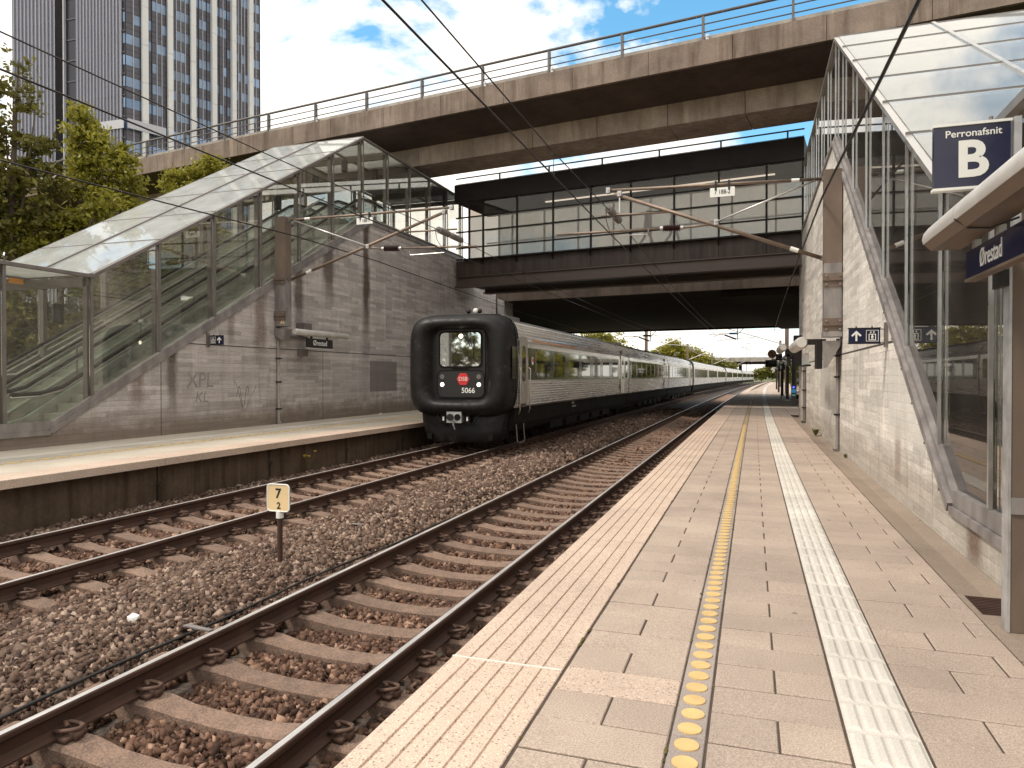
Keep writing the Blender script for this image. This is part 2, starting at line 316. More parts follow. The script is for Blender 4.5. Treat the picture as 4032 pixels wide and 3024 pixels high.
# --- metals
MT['galv'] = M('galvanised_steel', (.50, .49, .48), .48, .65, var=.22, scale=7, bump=.05); MT['galv_d'] = M('dull_grey_frame', (.20, .175, .16), .55, .45, var=.15, scale=4)
MT['corten'] = M('weathered_brown_steel', (.18, .132, .102), .65, .25, var=.25, scale=2.5, stretch=(1, 1, .4)); MT['steel_d'] = M('dark_brown_steel', (.013, .0075, .0065), .7, .1, var=.2, scale=2)
MT['rust_galv'] = M('rust_streaked_grey_steel', (.30, .27, .255), .55, .5, var=.35, scale=3.5, stretch=(1, 1, .35)); MT['alu'] = M('brushed_aluminium', (.58, .56, .53), .35, .9, var=.1, scale=6)
MT['blackm'] = M('black_metal', (.02, .017, .016), .5, .2); MT['tube'] = M('brown_oxidised_tube', (.23, .17, .13), .5, .55, var=.25, scale=6); MT['insul'] = M('brown_insulator_glaze', (.045, .02, .018), .25); MT['insul_g'] = M('grey_insulator', (.16, .14, .13), .45)
MT['railing'] = M('grey_railing_paint', (.13, .115, .11), .5, .3); MT['white'] = M('white_sign', (.82, .80, .74), .45, var=.04); MT['navy'] = M('navy_sign_enamel', (.012, .014, .045), .18, var=.1); MT['black'] = M('black_lettering', (.015, .013, .012), .6)
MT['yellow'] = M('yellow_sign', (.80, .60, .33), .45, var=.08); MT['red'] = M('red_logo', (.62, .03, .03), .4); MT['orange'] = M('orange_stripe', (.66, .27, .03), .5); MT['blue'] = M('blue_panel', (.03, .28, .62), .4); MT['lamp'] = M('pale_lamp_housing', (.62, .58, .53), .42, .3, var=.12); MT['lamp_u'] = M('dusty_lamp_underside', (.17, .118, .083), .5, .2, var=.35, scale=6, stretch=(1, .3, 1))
MT['tag'] = M('faded_graffiti_paint', (.27, .235, .22), .9, var=.3, scale=8); MT['tag_r'] = M('dark_red_graffiti', (.10, .03, .03), .9)
# --- glass
MT['glass'] = GLASS('clear_glass', (.95, .95, .92), .36, .02, (.5, .47, .43), dirt=.05); MT['glass_r'] = GLASS('dark_tinted_glass', (.82, .78, .74), .95, .045, (.42, .37, .33), dirt=.05, base=.02)
MT['roofglass'] = GLASS('roof_glass', (.93, .94, .92), 1.1, .18, (.92, .93, .90), rough=.03, dirt=.12); MT['passglass'] = GLASS('hazy_passage_glass', (.86, .85, .82), .6, .42, (.66, .625, .585), dirt=.08, rough=.02); MT['passdark'] = GLASS('dark_top_glass', (.66, .62, .58), .8, .04, (.3, .27, .25), dirt=.04)
MT['gr_glass'] = GLASS('greenish_balustrade_glass', (.95, .97, .95), .6, .02, (.6, .64, .6), dirt=.03)
MT['backglass'] = GLASS('pale_back_glass', (.92, .92, .90), .6, .30, (.85, .83, .78), dirt=.1); MT['striplight'] = EMIT('strip_light', (1, .95, .85), 1.2)
MT['conc_u2'] = conc('weathered_edge_beam', (.10, .078, .064), .5)
def mesh_mat():
    m, t, b = newmat('perforated_panel'); g = NT(t); p = g.pos(); s = g.sep(p)
    c = g.ramp(g.noise(g.scaled(p, (4, 4, .4)), 1., 5, .6), [(.3, (.035, .024, .021)), (.75, (.095, .068, .057))])
    st = g.math('SINE', g.math('MULTIPLY', s[0], 90.)); c = g.mix(g.ramp(st, [(.4, 0.), (.6, .45)]), c, (.03, .022, .02))
    g.link(c, b.inputs['Base Color']); b.inputs['Roughness'].default_value = .6; b.inputs['Metallic'].default_value = .3; return m
MT['mesh'] = mesh_mat(); MT['beam'] = M('brown_grey_beam', (.095, .068, .058), .5, .3, var=.15, scale=2)
MT['roofglass_l'] = GLASS('dusty_sky_sheen_glass', (.93, .94, .92), 1.1, .30, (.95, .96, .93), rough=.03, dirt=.16)  # left roof: extra milk paints in the white sky reflection, besides some dirt
# ================================================================ setting: ground, platforms, tracks
MT['earth'] = M('earth_and_grass', (.12, .12, .045), .95, var=.5, scale=.35, bump=.6, bscale=14, fine=.5)
gmb = MB(); gmb.add([(-1500, -800, -1.), (1500, -800, -1.), (1500, 2200, -1.), (-1500, 2200, -1.)], [(0, 1, 2, 3)])
tag(gmb.build('ground', MT['earth']), kind='structure')
bank = MB(); bank.prism([(-13.95, -20, -1), (-13.95, -20, .25), (-17, -20, .4), (-24, -20, 1.4), (-60, -20, 1.6), (-60, -20, -1)], (0, 70, 0)); tag(bank.build('grass_bank', MT['earth']), kind='structure')
bank = MB(); bank.prism([(8, 40, -1), (8, 40, -.1), (14, 40, 1.0), (60, 40, 2.0), (60, 40, -1)], (0, 260, 0)); tag(bank.build('grass_embankment', MT['earth']), kind='structure')
bank = MB(); bank.prism([(-14, 67, -1), (-14, 67, -.2), (-20, 67, 1.0), (-70, 67, 2.0), (-70, 67, -1)], (0, 230, 0)); tag(bank.build('grass_cutting', MT['earth']), kind='structure')
YS = [-8 + i for i in range(0, 40)] + [32 + 4 * i for i in range(0, 75)]
# ---- ballast bed
NR = [(-2.50, -.51), (-4.01, -.46)]; FR = [(-7.00, -.49), (-8.51, -.44)]
def bedz(x):
    pts = [(-9.9, -.64), (-9.3, -.66), (-8.9, -.715), (-6.6, -.755), (-6.2, -.70), (-5.7, -.60), (-5.0, -.575), (-4.7, -.62), (-4.4, -.735), (-2.2, -.785), (-1.4, -.80)]
    for (a, za), (b, zb) in zip(pts, pts[1:]):
        if a <= x <= b: return za + (zb - za) * (x - a) / (b - a)
    return -.75
mb = MB(); mb.sweep([(x, bedz(x) - .035) for x in (-9.9, -9.3, -8.9, -7.7, -6.6, -6.2, -5.7, -5.0, -4.7, -4.4, -3.3, -2.2, -1.4)][::-1], YS, closed=False)
tag(mb.build('ballast_bed', MT['bed'], fix=True), kind='structure')
# ---- ballast stones (one mesh, real geometry)
def stones():
    bm = bmesh.new(); bmesh.ops.create_icosphere(bm, subdivisions=1, radius=1); ico_v = np.array([v.co[:] for v in bm.verts]); ico_f = np.array([[v.index for v in f.verts] for f in bm.faces]); bm.free()
    oc_v = np.array([(1, 0, 0), (-1, 0, 0), (0, 1, 0), (0, -1, 0), (0, 0, 1), (0, 0, -1)], float); oc_f = np.array([(0, 2, 4), (2, 1, 4), (1, 3, 4), (3, 0, 4), (2, 0, 5), (1, 2, 5), (3, 1, 5), (0, 3, 5)])
    cu_v = np.array([(x, y, z) for z in (-1, 1) for y in (-1, 1) for x in (-1, 1)], float) * .80; cu_f = np.array([(0, 2, 1), (1, 2, 3), (4, 5, 6), (5, 7, 6), (0, 1, 5), (0, 5, 4), (1, 3, 7), (1, 7, 5), (3, 2, 6), (3, 6, 7), (2, 0, 4), (2, 4, 6)])
    rng = np.random.default_rng(11); V = []; Fc = []; off = 0
    hf = math.tan(R(38)); cyaw, syaw = math.cos(YAW), math.sin(YAW)
    for (z0, z1, dens, s0, s1, bv, bf) in ((2.1, 9.0, 1550, .014, .037, cu_v, cu_f), (9.0, 18, 700, .020, .045, cu_v, cu_f), (18, 48, 170, .04, .072, cu_v, cu_f)):
        n = int(dens * (z1 - z0) * 14.); x = rng.uniform(-9.75, -1.55, n * 2); y = rng.uniform(1., 60, n * 2)
        n = int(dens * 8.2 * 62); x = rng.uniform(-9.75, -1.55, n); y = rng.uniform(0., 62, n)
        zc = y * cyaw - x * syaw; xc = x * cyaw + y * syaw
        k = (zc > z0) & (zc < z1) & (np.abs(xc) < zc * hf * 1.12 + 1.0); x, y, zc = x[k], y[k], zc[k]
        # keep rails and sleeper tops free
        keep = np.ones(len(x), bool); ub = x.copy()
        for rx, _ in NR + FR: keep &= np.abs(ub - rx) > .085
        for cx, y0, full in ((-3.255, 3.22, True), (-7.755, 5.21, False)):
            d = np.abs(((y - y0 + .305) % .61) - .305); on = (d < .10) & (np.abs(ub - cx) < 1.22)
            if True: on &= ~((ub < cx - 1.0) & (rng.random(len(x)) < .55))
            keep &= ~(on & (rng.random(len(x)) < .985))
        x, y = x[keep], y[keep]; n = len(x)
        sz = rng.uniform(s0, s1, n) * np.where(rng.random(n) < .10, 1.45, 1.)
        zz = np.array([bedz(a) for a in x]) + rng.normal(0, .012, n) - .014 + .018 * np.sin(x * 3.1 + y * 1.7) * np.cos(y * 2.3)
        # heap up a little against the sleepers' ends in the six-foot
        pv = bv[None] * (1 + rng.normal(0, .12, (n, len(bv), 1))) + rng.normal(0, .27, (n, len(bv), 3))
        pv = pv * (np.stack([np.ones(n), rng.uniform(.5, 1., n), rng.uniform(.35, .8, n)], 1)[:, None, :]) * sz[:, None, None]
        q = rng.normal(size=(n, 4));  q /= np.linalg.norm(q, axis=1)[:, None]; w, a, b, c = q.T
        Rm = np.stack([np.stack([1 - 2 * (b * b + c * c), 2 * (a * b - c * w), 2 * (a * c + b * w)], 1), np.stack([2 * (a * b + c * w), 1 - 2 * (a * a + c * c), 2 * (b * c - a * w)], 1), np.stack([2 * (a * c - b * w), 2 * (b * c + a * w), 1 - 2 * (a * a + b * b)], 1)], 1)
        pv = np.einsum('nij,nkj->nki', Rm, pv) + np.stack([x + y * y / 8400., y, zz], 1)[:, None, :]
        V.append(pv.reshape(-1, 3)); Fc.append((bf[None] + (np.arange(n) * len(bv))[:, None, None]).reshape(-1, 3) + off); off += n * len(bv)
    V = np.concatenate(V); Fc = np.concatenate(Fc)
    me = bpy.data.meshes.new('ballast_stones'); me.vertices.add(len(V)); me.vertices.foreach_set('co', V.ravel()); me.loops.add(Fc.size); me.loops.foreach_set('vertex_index', Fc.ravel())
    me.polygons.add(len(Fc)); me.polygons.foreach_set('loop_start', np.arange(0, Fc.size, 3)); me.update(calc_edges=True); me.materials.append(MT['stone'])
    return tag(link('ballast_stones', me), 'loose brown ballast stones around both tracks', 'gravel', kind='stuff')
stones()
# ---- rails, sleepers, clips
def slab_mesh(name, w, d, t, mat, ch=.004, bars=()):
    mb = MB(); a, b = w / 2, d / 2
    mb.add([(-a, -b, -t), (a, -b, -t), (a, b, -t), (-a, b, -t), (-a, -b, -ch), (a, -b, -ch), (a, b, -ch), (-a, b, -ch), (-a + ch, -b + ch, 0), (a - ch, -b + ch, 0), (a - ch, b - ch, 0), (-a + ch, b - ch, 0)],
           [(0, 1, 5, 4), (1, 2, 6, 5), (2, 3, 7, 6), (3, 0, 4, 7), (4, 5, 9, 8), (5, 6, 10, 9), (6, 7, 11, 10), (7, 4, 8, 11), (8, 9, 10, 11)])
    for (x, hw, h) in bars:
        b2 = b - .012; mb.add([(x - hw, -b2, .0002), (x + hw, -b2, .0002), (x + hw, b2, .0002), (x - hw, b2, .0002), (x - hw * .5, -b2 + .02, h), (x + hw * .5, -b2 + .02, h), (x + hw * .5, b2 - .02, h), (x - hw * .5, b2 - .02, h)],
               [(0, 1, 5, 4), (1, 2, 6, 5), (2, 3, 7, 6), (3, 0, 4, 7), (4, 5, 6, 7)])
    return mb.mesh(name, mat)
def clip_mesh():
    mb = MB(); mb.tube([(-.035, -.045, .030), (.015, -.05, .042), (.055, -.035, .046), (.068, .0, .040), (.05, .04, .036), (.012, .052, .034), (-.02, .035, .046), (-.022, .0, .058), (.01, -.012, .05)], .0115, 6)
    mb.box(-.01, .075, -.022, .022, -.01, .028); mb.box(.0, .05, -.062, .062, -.012, .012); return mb.mesh('rail_clip', MT['clip'], True)
CLIP = clip_mesh()
def sleeper_mesh(z_r, z_l):
    # x from right end (+1.27) to left (-1.27) of the track centre; top dips between the rails
    sl = (z_r - z_l) / 1.51; prof = [(-1.27, -.05), (-1.1, -.012), (-.95, 0), (-.56, 0), (-.34, -.030), (0, -.040), (.34, -.030), (.56, 0), (.95, 0), (1.1, -.012), (1.27, -.05)]
    mid = (z_r + z_l) / 2 - .182; mb = MB(); top = []; n = len(prof)
    for x, dz in prof:
        w = .112 if abs(x) > .5 else .098; z = mid + sl * x + dz
        top += [(x, -w, z - .20), (x, -w, z - .022), (x, -w + .03, z), (x, w - .03, z), (x, w, z - .022), (x, w, z - .20)]
    fs = [(i * 6 + k, (i + 1) * 6 + k, (i + 1) * 6 + k + 1, i * 6 + k + 1) for i in range(n - 1) for k in range(5)]
    fs += [tuple(range(6))[::-1], tuple((n - 1) * 6 + k for k in range(6))]
    mb.add(top, fs); return mb.mesh('sleeper', MT['sleeper'], fix=True)
RAILP = [(-.07, -.17), (-.07, -.158), (-.02, -.142), (-.0085, -.125), (-.0085, -.055), (-.030, -.042), (-.036, -.034), (-.036, -.010), (-.031, -.002), (-.022, 0), (.022, 0), (.031, -.002), (.036, -.010), (.036, -.034), (.030, -.042), (.0085, -.055), (.0085, -.125), (.02, -.142), (.07, -.158), (.07, -.17)]
def track(rails, y0, label, nclip):
    (xr, zr), (xl, zl) = rails; cx = (xr + xl) / 2
    T = thing('railway_track', (cx, 4, -.65), label, 'railway track', 'railway tracks side by side in the station')
    for x, z in rails:
        r = MB().sweep([(x + a, z + b) for a, b in RAILP][::-1], YS).build('rail', MT['rust'], T, fix=True, auto=30)
        MB().sweep([(x - .021, z + .0008), (x - .019, z + .002), (x + .019, z + .002), (x + .021, z + .0008), (x + .019, z - .001), (x - .019, z - .001)][::-1], YS).build('running_surface', MT['railtop'], r, fix=True)
    sm = sleeper_mesh(zr, zl); k0 = int((y0 + 4) / .61); ys = [y0 + .61 * k for k in range(-k0, 150)]
    vis = [y for y in ys if y * math.cos(YAW) - cx * math.sin(YAW) > 2.2]
    other = MB(); nc = 0
    for i, y in enumerate(ys):
        if y in vis[:120]:
            link('sleeper', sm, T, at(T, (cx + bend(y), y, 0)), (0, 0, -y / 4200))
        else:
            o = len(other.v); other.add([(v.co.x + cx + bend(y), v.co.y + y, v.co.z) for v in sm.vertices], [tuple(p.vertices) for p in sm.polygons])
        if y in vis and nc < nclip:
            for x, z in rails:
                for s in (-1, 1):
                    link('rail_clip', CLIP, T, at(T, (x + s * .078 + bend(y), y, z - .165)), (0, 0, 0 if s > 0 else math.pi), (1.25, 1.25, 1.2)); nc += 1
    tag(other.build('far_sleepers', MT['sleeper'], T), kind='stuff')
    return T
track(NR, 3.22, 'rusty railway track with bright rail heads beside the near tactile platform', 296)
track(FR, 5.21, 'darker railway track that the silver train stands on', 200)
# signal cable lying beside the near track, loose sleeper strap, pale lump, stick
mb = MB(); mb.tube([(-4.42 - .12 * math.sin(y * .35) + bend(y), y, bedz(-4.45) + .085 + .012 * math.sin(y * 2.1)) for y in [0 + .4 * i for i in range(0, 100)]], .013, 6)
tag(mb.build('signal_cable', MT['cable'], smooth=True), 'thin black cable lying on the ballast along the rail', 'cable')
for i, (u, v, dx, dy) in enumerate(((730, 2475, .32, -.05), (1385, 2070, .3, -.02))):
    p = onZ(u, v, -.60); mb = MB(); mb.bar((p.x, p.y, -.57), (p.x + dx, p.y + dy, -.565), .045, .012)
    tag(mb.build('metal_strap', MT['rust_galv']), ('flat metal strap sticking out beside the bright rail head, by the pale lump' if i == 0 else 'flat metal strap on the ballast farther along, beyond the kilometre post'), 'metal strap')
def lump(name, p, r, mat, seed, label, cat):
    bm = bmesh.new(); bmesh.ops.create_icosphere(bm, subdivisions=2, radius=r); rr = random.Random(seed)
    for v in bm.verts: v.co *= 1 + rr.uniform(-.18, .18); v.co.z *= .8
    me = bpy.data.meshes.new(name); bm.to_mesh(me); bm.free(); me.materials.append(mat); return tag(link(name, me, None, p), label, cat)
p = onZ(525, 2425, -.52); lump('paper_lump', (p.x, p.y, -.54), .05, MT['white'], 3, 'crumpled white paper lump lying on the ballast', 'litter')
# yellow flower against the far platform front
fp = Vector((-9.72, 14.1, -.6)); T = thing('ragwort_plant', fp, 'small plant with yellow flowers growing at the foot of the platform front', 'plant')
mb = MB(); rr = random.Random(4); heads = []
for i in range(7):
    q = fp + Vector((rr.uniform(-.05, .12), rr.uniform(-.16, .16), rr.uniform(.25, .46))); mb.tube([fp, fp.lerp(q, .6) + Vector((.02, 0, .03)), q], .005, 4); heads.append(q)
mb.build('stem', MT['moss'], T)
MT['petal'] = M('yellow_petals', (.75, .56, .08), .6)
for q in heads:
    m2 = MB()
    for k in range(6):
        a = k * math.pi / 3; m2.add([q, q + Vector((.03 * math.cos(a), .03 * math.sin(a), .012)), q + Vector((.034 * math.cos(a + .5), .034 * math.sin(a + .5), .012)), q + Vector((.02 * math.cos(a + .7), .02 * math.sin(a + .7), .03))], [(0, 1, 2, 3)])
    m2.build('flower_head', MT['petal'], T)
# ---------------------------------------------------------------- right platform
PL = MB(); PL.sweep([(-1.50, -1.0), (-1.50, -.125), (-.945, -.125), (-.945, -.009), (1.40, -.009), (1.40, -.15), (1.775, -.15), (1.775, -1.0)], [y for y in YS if y < 31] + [31]).sweep([(-1.50, -1.0), (-1.50, -.125), (-.945, -.125), (-.945, -.009), (7.5, -.009), (7.5, -1.0)], [31.01] + [y for y in YS if 31 < y < 230])
PL = tag(PL.build('platform', MT['joint'], fix=True), kind='structure')
P0 = .292
sm = {}
def pav(w, mat='paver'):
    k = (round(w, 3), mat)
    if k not in sm: sm[k] = slab_mesh('paver', w - .010, P0 - .011, .05, MT[mat], .005)
    return sm[k]
def rowcells(k):
    e = k % 2 == 0
    L = [(-.932, -.632), (-.632, -.330)] if e else [(-.932, -.330)]
    m_ = [(-.176, .117), (.117, .392)] if e else [(-.176, .392)]
    r = [(.700, 1.27), (1.27, 1.395)] if e else [(.700, .995), (.995, 1.395)]
    return L + m_ + r
cnt = 0; far = MB(); rnd = random.Random(5)
def farbox(mb, x0, x1, y, t=.05, g_=.006):
    X = bend(y); a = P0 / 2 - g_; mb.add([(x0 + g_ + X, y - a, 0), (x1 - g_ + X, y - a, 0), (x1 - g_ + X, y + a, 0), (x0 + g_ + X, y + a, 0), (x0 + g_ + X, y - a, -t), (x1 - g_ + X, y - a, -t), (x1 - g_ + X, y + a, -t), (x0 + g_ + X, y + a, -t)], [(0, 1, 2, 3), (4, 5, 1, 0), (5, 6, 2, 1), (6, 7, 3, 2), (7, 4, 0, 3)])
for k in range(-40, 260):
    y = 3.85 + P0 * k
    if y < -6: continue
    for (a, b) in rowcells(k):
        if -5 <= k and cnt < 300:
            light = (k == -1 and a < -.9)
            link('paver', pav(b - a, 'edge' if light else 'paver'), PL, ((a + b) / 2 + bend(y), y, rnd.uniform(-.0035, .0012)), (rnd.gauss(0, .0035), rnd.gauss(0, .0035), -y / 4200 + rnd.gauss(0, .003))); cnt += 1
        else: farbox(far, a, b, y)
    if y > 31.2:
        x = 1.40
        while x < 7.3: farbox(far, x, x + .58, y); x += .58
far.box(-.9, 7.3, 79.9, 230, -.05, -.002)
for i in range(len(far.v) - 8, len(far.v)): x, y, z = far.v[i]; far.v[i] = (x + bend(y), y, z)
tag(far.build('distant_pavers', MT['paver'], PL), kind='stuff')
# yellow stud tiles
tm = slab_mesh('stud_tile', .148 - .006, P0 - .006, .05, MT['dot_tile']); dm = MB(); dm.cyl((0, 0, -.002), (0, 0, .0045), .052, 20); dm = dm.mesh('stud', MT['dot'])
tf = MB(); tfd = MB(); n = 0
for k in range(-40, 400):
    y = 3.275 + P0 * k
    if y > 118 or y < -6: continue
    if k >= -3 and n < 75:
        t = link('stud_tile', tm, PL, (-.254 + bend(y), y, -.001), (0, 0, -y / 4200)); n += 1
        for s in (-.073, .073): link('stud', dm, t, (rnd.gauss(0, .002), s, .001))
    else:
        farbox(tf, -.328, -.180, y)
        for s in (-.073, .073):
            c = (-.254 + bend(y), y + s); tfd.add([(c[0] + .052 * math.cos(j * .785), c[1] + .052 * math.sin(j * .785), .004) for j in range(8)], [tuple(range(8))])
tag(tf.build('distant_stud_tiles', MT['dot_tile'], PL), kind='stuff'); tag(tfd.build('distant_studs', MT['dot'], PL), kind='stuff')
# white ribbed guidance tiles
bars = [(-.108, .031, .010), (-.036, .031, .010), (.036, .031, .010), (.108, .031, .010)]
wm = slab_mesh('guidance_tile', .299 - .006, P0 - .005, .05, MT['tactile'], .003, bars); wf = MB(); n = 0
for k in range(-40, 420):
    y = 3.555 + P0 * k
    if y > 120 or y < -6: continue
    if k >= -4 and n < 80: link('guidance_tile', wm, PL, (.546 + bend(y), y, rnd.uniform(-.001, .001)), (0, 0, -y / 4200)); n += 1
    elif k < 150:
        wf.add([(v.co.x + .546 + bend(y), v.co.y + y, v.co.z) for v in wm.vertices], [tuple(p_.vertices) for p_ in wm.polygons])
    else: farbox(wf, .397, .695, y)
wf.box(.397, .695, 120.2, 200, -.04, .001)
for i in range(len(wf.v) - 8, len(wf.v)): x, y, z = wf.v[i]; wf.v[i] = (x + bend(y), y, z)
tag(wf.build('distant_guidance_tiles', MT['tactile'], PL), kind='stuff')
# grooved edge slabs
def edge_mesh(L, w, t, grooves, mat):
    xs = [(-w / 2, -t), (-w / 2, -.010), (-w / 2 + .010, 0)]
    for g_ in grooves: c = -w / 2 + g_ * w; xs += [(c - .008, 0), (c - .005, -.009), (c + .005, -.009), (c + .008, 0)]
    xs += [(w / 2 - .004, 0), (w / 2, -.004), (w / 2, -t)]
    mb = MB(); n = len(xs); h = L / 2; mb.add([(x, s * h, z) for s in (-1, 1) for x, z in xs], [(k, n + k, n + k + 1, k + 1) for k in range(n - 1)] + [tuple(range(n)), tuple(range(n, 2 * n))[::-1]])
    return mb.mesh('edge_slab', mat, fix=True)
em = edge_mesh(3.012, .632, .12, (.17, .33, .5, .67, .83), MT['edge'])
for k in range(-3, 70):
    y = 3.632 + 3.02 * k + 1.51; link('edge_slab', em, PL, (-1.259 + bend(y), y, rnd.uniform(-.002, .002)), (0, 0, -y / 4200))
mb = MB(); mb.box(-1.57, -.945, 3.626, 3.638, -.05, .0025); mb.build('mortar_joint', MT['paint_white'], PL)
mo = MB()
for i in range(70):
    y = rnd.uniform(2.4, 14); x = rnd.choice([-.937, -.937, -.937, -.332, -.178]) + rnd.uniform(-.006, .006); r_ = rnd.uniform(.006, .016); mo.add([(x + r_ * math.cos(j * 1.05) * .6, y + r_ * 2.2 * math.sin(j * 1.05), .001) for j in range(6)] + [(x, y, .007)], [(j, (j + 1) % 6, 6) for j in range(6)])
tag(mo.build('joint_moss', MT['moss'], PL), kind='stuff')
for y in (36.0, 39.5): mb = MB(); mb.box(.75, 7, y - .05, y + .05, -.02, .004).box(-.17, .36, y - .05, y + .05, -.02, .004).curve(); mb.build('pale_cross_strip', MT['tactile'], PL)
# dished gutter and drain at the wall foot
gu = MB(); gu.sweep([(1.400, -.1), (1.400, -.004), (1.43, -.010), (1.60, -.040), (1.765, -.022), (1.775, -.1)], [5.85 + .25 * i for i in range(98)]); GU = gu.build('gutter', MT['gutter'], PL, fix=True)
gp = MB(); gp.box(1.400, 1.775, 5.25, 5.38, -.1, -.006).box(1.400, 1.44, 5.384, 5.846, -.1, -.006).box(1.735, 1.775, 5.384, 5.846, -.1, -.012).box(1.400, 1.775, 4.0, 5.246, -.1, -.003); gp.build('gutter_surround', MT['gutter'], PL)
T = thing('drain_grate', (1.59, 5.61, -.03), 'rusty drain grating set in the gutter by the steel post', 'drain grate')
MB().box(1.44, 1.735, 5.38, 5.40, -.08, -.016).box(1.44, 1.735, 5.83, 5.85, -.08, -.016).box(1.44, 1.455, 5.40, 5.83, -.08, -.016).box(1.72, 1.735, 5.40, 5.83, -.08, -.016).box(1.455, 1.72, 5.40, 5.83, -.095, -.085).build('frame', MT['rust'], T)
for i in range(11):
    y = 5.425 + i * .038; MB().box(1.456, 1.719, y, y + .016, -.05, -.018).build('slat', MT['rust'], T)
# weed in the gutter
def tuft(name, p, n, h, mat, label, seed):
    rr = random.Random(seed); mb = MB()
    for i in range(n):
        a = rr.uniform(0, 6.28); d = rr.uniform(.2, 1) * h; q = Vector(p) + Vector((math.cos(a) * d * .7, math.sin(a) * d, rr.uniform(.3, 1) * h)); s = Vector((-math.sin(a), math.cos(a), 0)) * h * .1; mm = Vector(p).lerp(q, .55) + Vector((0, 0, h * .2))
        mb.add([p, mm - s, q, mm + s], [(0, 1, 2, 3)])
    return tag(mb.build(name, mat), label, 'weed')
MT['weed'] = M('weed_green', (.12, .12, .03), .8, var=.3, scale=20)
tuft('weed_tuft', (1.64, 20.6, -.03), 60, .22, MT['weed'], 'small green weed tuft growing in the gutter at the wall foot', 2)
tuft('weed_tuft', (1.74, 15.2, -.03), 30, .09, MT['weed'], 'low patch of weeds close against the wall foot before the drainpipe', 3)
# ---------------------------------------------------------------- left platform
LZ = .15
lp = MB(); lp.sweep([(-9.86, -1.0), (-9.86, LZ - .125), (-10.24, LZ - .125), (-10.24, LZ - .004), (-13.6, LZ - .004), (-13.6, -1.0)][::-1], YS[:90]); LP = tag(lp.build('far_platform', MT['paver_l'], fix=True), kind='structure')
em2 = edge_mesh(3.01, .64, .125, (), MT['edge'])
for k in range(-1, 24):
    y = 9.72 + 3.02 * k + 1.51; link('edge_slab', em2, LP, (-9.92 + bend(y), y, LZ + rnd.uniform(-.004, .004)), (0, 0, -y / 4200))
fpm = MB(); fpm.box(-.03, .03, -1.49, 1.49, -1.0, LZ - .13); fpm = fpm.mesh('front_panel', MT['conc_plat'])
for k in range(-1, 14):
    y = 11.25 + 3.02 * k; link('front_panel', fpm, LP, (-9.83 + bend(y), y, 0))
    mb = MB(); yy = y + 1.51; X = -9.79 + bend(yy); mb.tube([(X, yy - .05, -.26), (X + .03, yy - .05, -.31), (X + .03, yy, -.36), (X + .03, yy + .05, -.31), (X, yy + .05, -.26)], .012, 5).tube([(X + .025, yy, -.36), (X + .025, yy, -.56)], .01, 5)
    mb.build('anchor_hook', MT['blackm'], LP)
ws = MB().sweep([(-12.05, LZ - .01), (-12.05, LZ + .003), (-12.35, LZ + .003), (-12.35, LZ - .01)][::-1], YS[:60]); ws.build('white_guidance_strip', MT['tactile'], LP, fix=True)
ydm = MB(); ydm.box(-.07, .07, -.10, .10, -.01, .004); ydm = ydm.mesh('stud_strip', MT['dot'])
for k in range(0, 70): y = 7.2 + .292 * k * 1.0; link('stud_strip', ydm, LP, (-11.40 + bend(y), y, LZ))
p = onX(1220, 1775, -9.79); text('MSG', .42, (-9.795, p.y + .1, -.25), (0, 1, 0), (.0, .08, 1), MT['tag_r'], LP, 'graffiti_tag', .002, .012)
for i, (u, v) in enumerate(((1500, 1632), (760, 1690))):
    p = onZ(u, v, LZ); mb = MB(); mb.box(p.x - .03, p.x + .03, p.y - .09, p.y + .07, LZ, LZ + .05); o = tag(mb.build('paper_scrap', MT['white']), ['white paper scrap at the foot of the wall under the dark grey painted patch', 'white paper scrap at the foot of the wall, near the escalator slope'][i], 'litter')
# ================================================================ walls and glass escalator enclosures
def wall_prism(poly, x0, x1): return MB().prism([(x0, y, z) for y, z in poly], (x1 - x0, 0, 0))
LWX, RWX = -13.40, 1.78
# left wall
LS = (7.2 - .41) / (23.26 - 10.68)
def lz(y): return .41 + (max(10.68, min(23.26, y)) - 10.68) * LS
T = thing('concrete_wall', (LWX, 17, LZ), 'grey board-marked concrete wall with brown water stains, under the escalator behind the train', 'wall')
W = wall_prism([(3., -.3), (3., .40), (10.68, .41), (23.26, 7.2), (37.0, 7.2), (37.0, -.3)], LWX, LWX - .5).build('wall_face', MT['wall_l'], T, fix=True)
# formwork joints as recessed dark grooves made of thin strips set 2 mm proud of the face
jm = M('joint_shadow_filler', (.06, .05, .045), .95)
MB().box(LWX - .01, LWX + .003, 14.2, 37, 2.375, 2.400).build('horizontal_joint', jm, T)
for y, z1 in ((13.46, lz(13.46)), (20.25, lz(20.25) - .1), (26.6, 7.18)): MB().box(LWX - .01, LWX + .002, y - .009, y + .009, LZ, min(z1, 2.36)).build('vertical_joint', jm, T)
for y in (20.25, 26.6, 31.0): MB().box(LWX - .01, LWX + .002, y - .006, y + .006, 2.41, lz(y) - .12).build('vertical_joint', MT['coping'], T)
p = onX(760, 1512, LWX); text('XPL', .55, (LWX + .004, 14.75, 1.45), (0, 1, 0), (0, .05, 1), MT['tag'], T, 'graffiti_tag', .002, .004); text('KL', .4, (LWX + .004, 14.8, 1.02), (0, 1, 0), (0, .2, 1), MT['tag'], T, 'graffiti_tag', .002, .003)
mb = MB(); mb.tube([(LWX + .004, 16.0 + .9 * t, 1.45 - .75 * math.sin(t * 3.1) + .12 * math.sin(t * 11)) for t in [i / 24 for i in range(25)]], .006, 5); mb.tube([(LWX + .004, 16.1 + .5 * t, 1.0 + .3 * math.sin(t * 9)) for t in [i / 20 for i in range(21)]], .01, 5); mb.build('graffiti_scrawl', MT['tag'], T)
cp = MB(); hw = .16
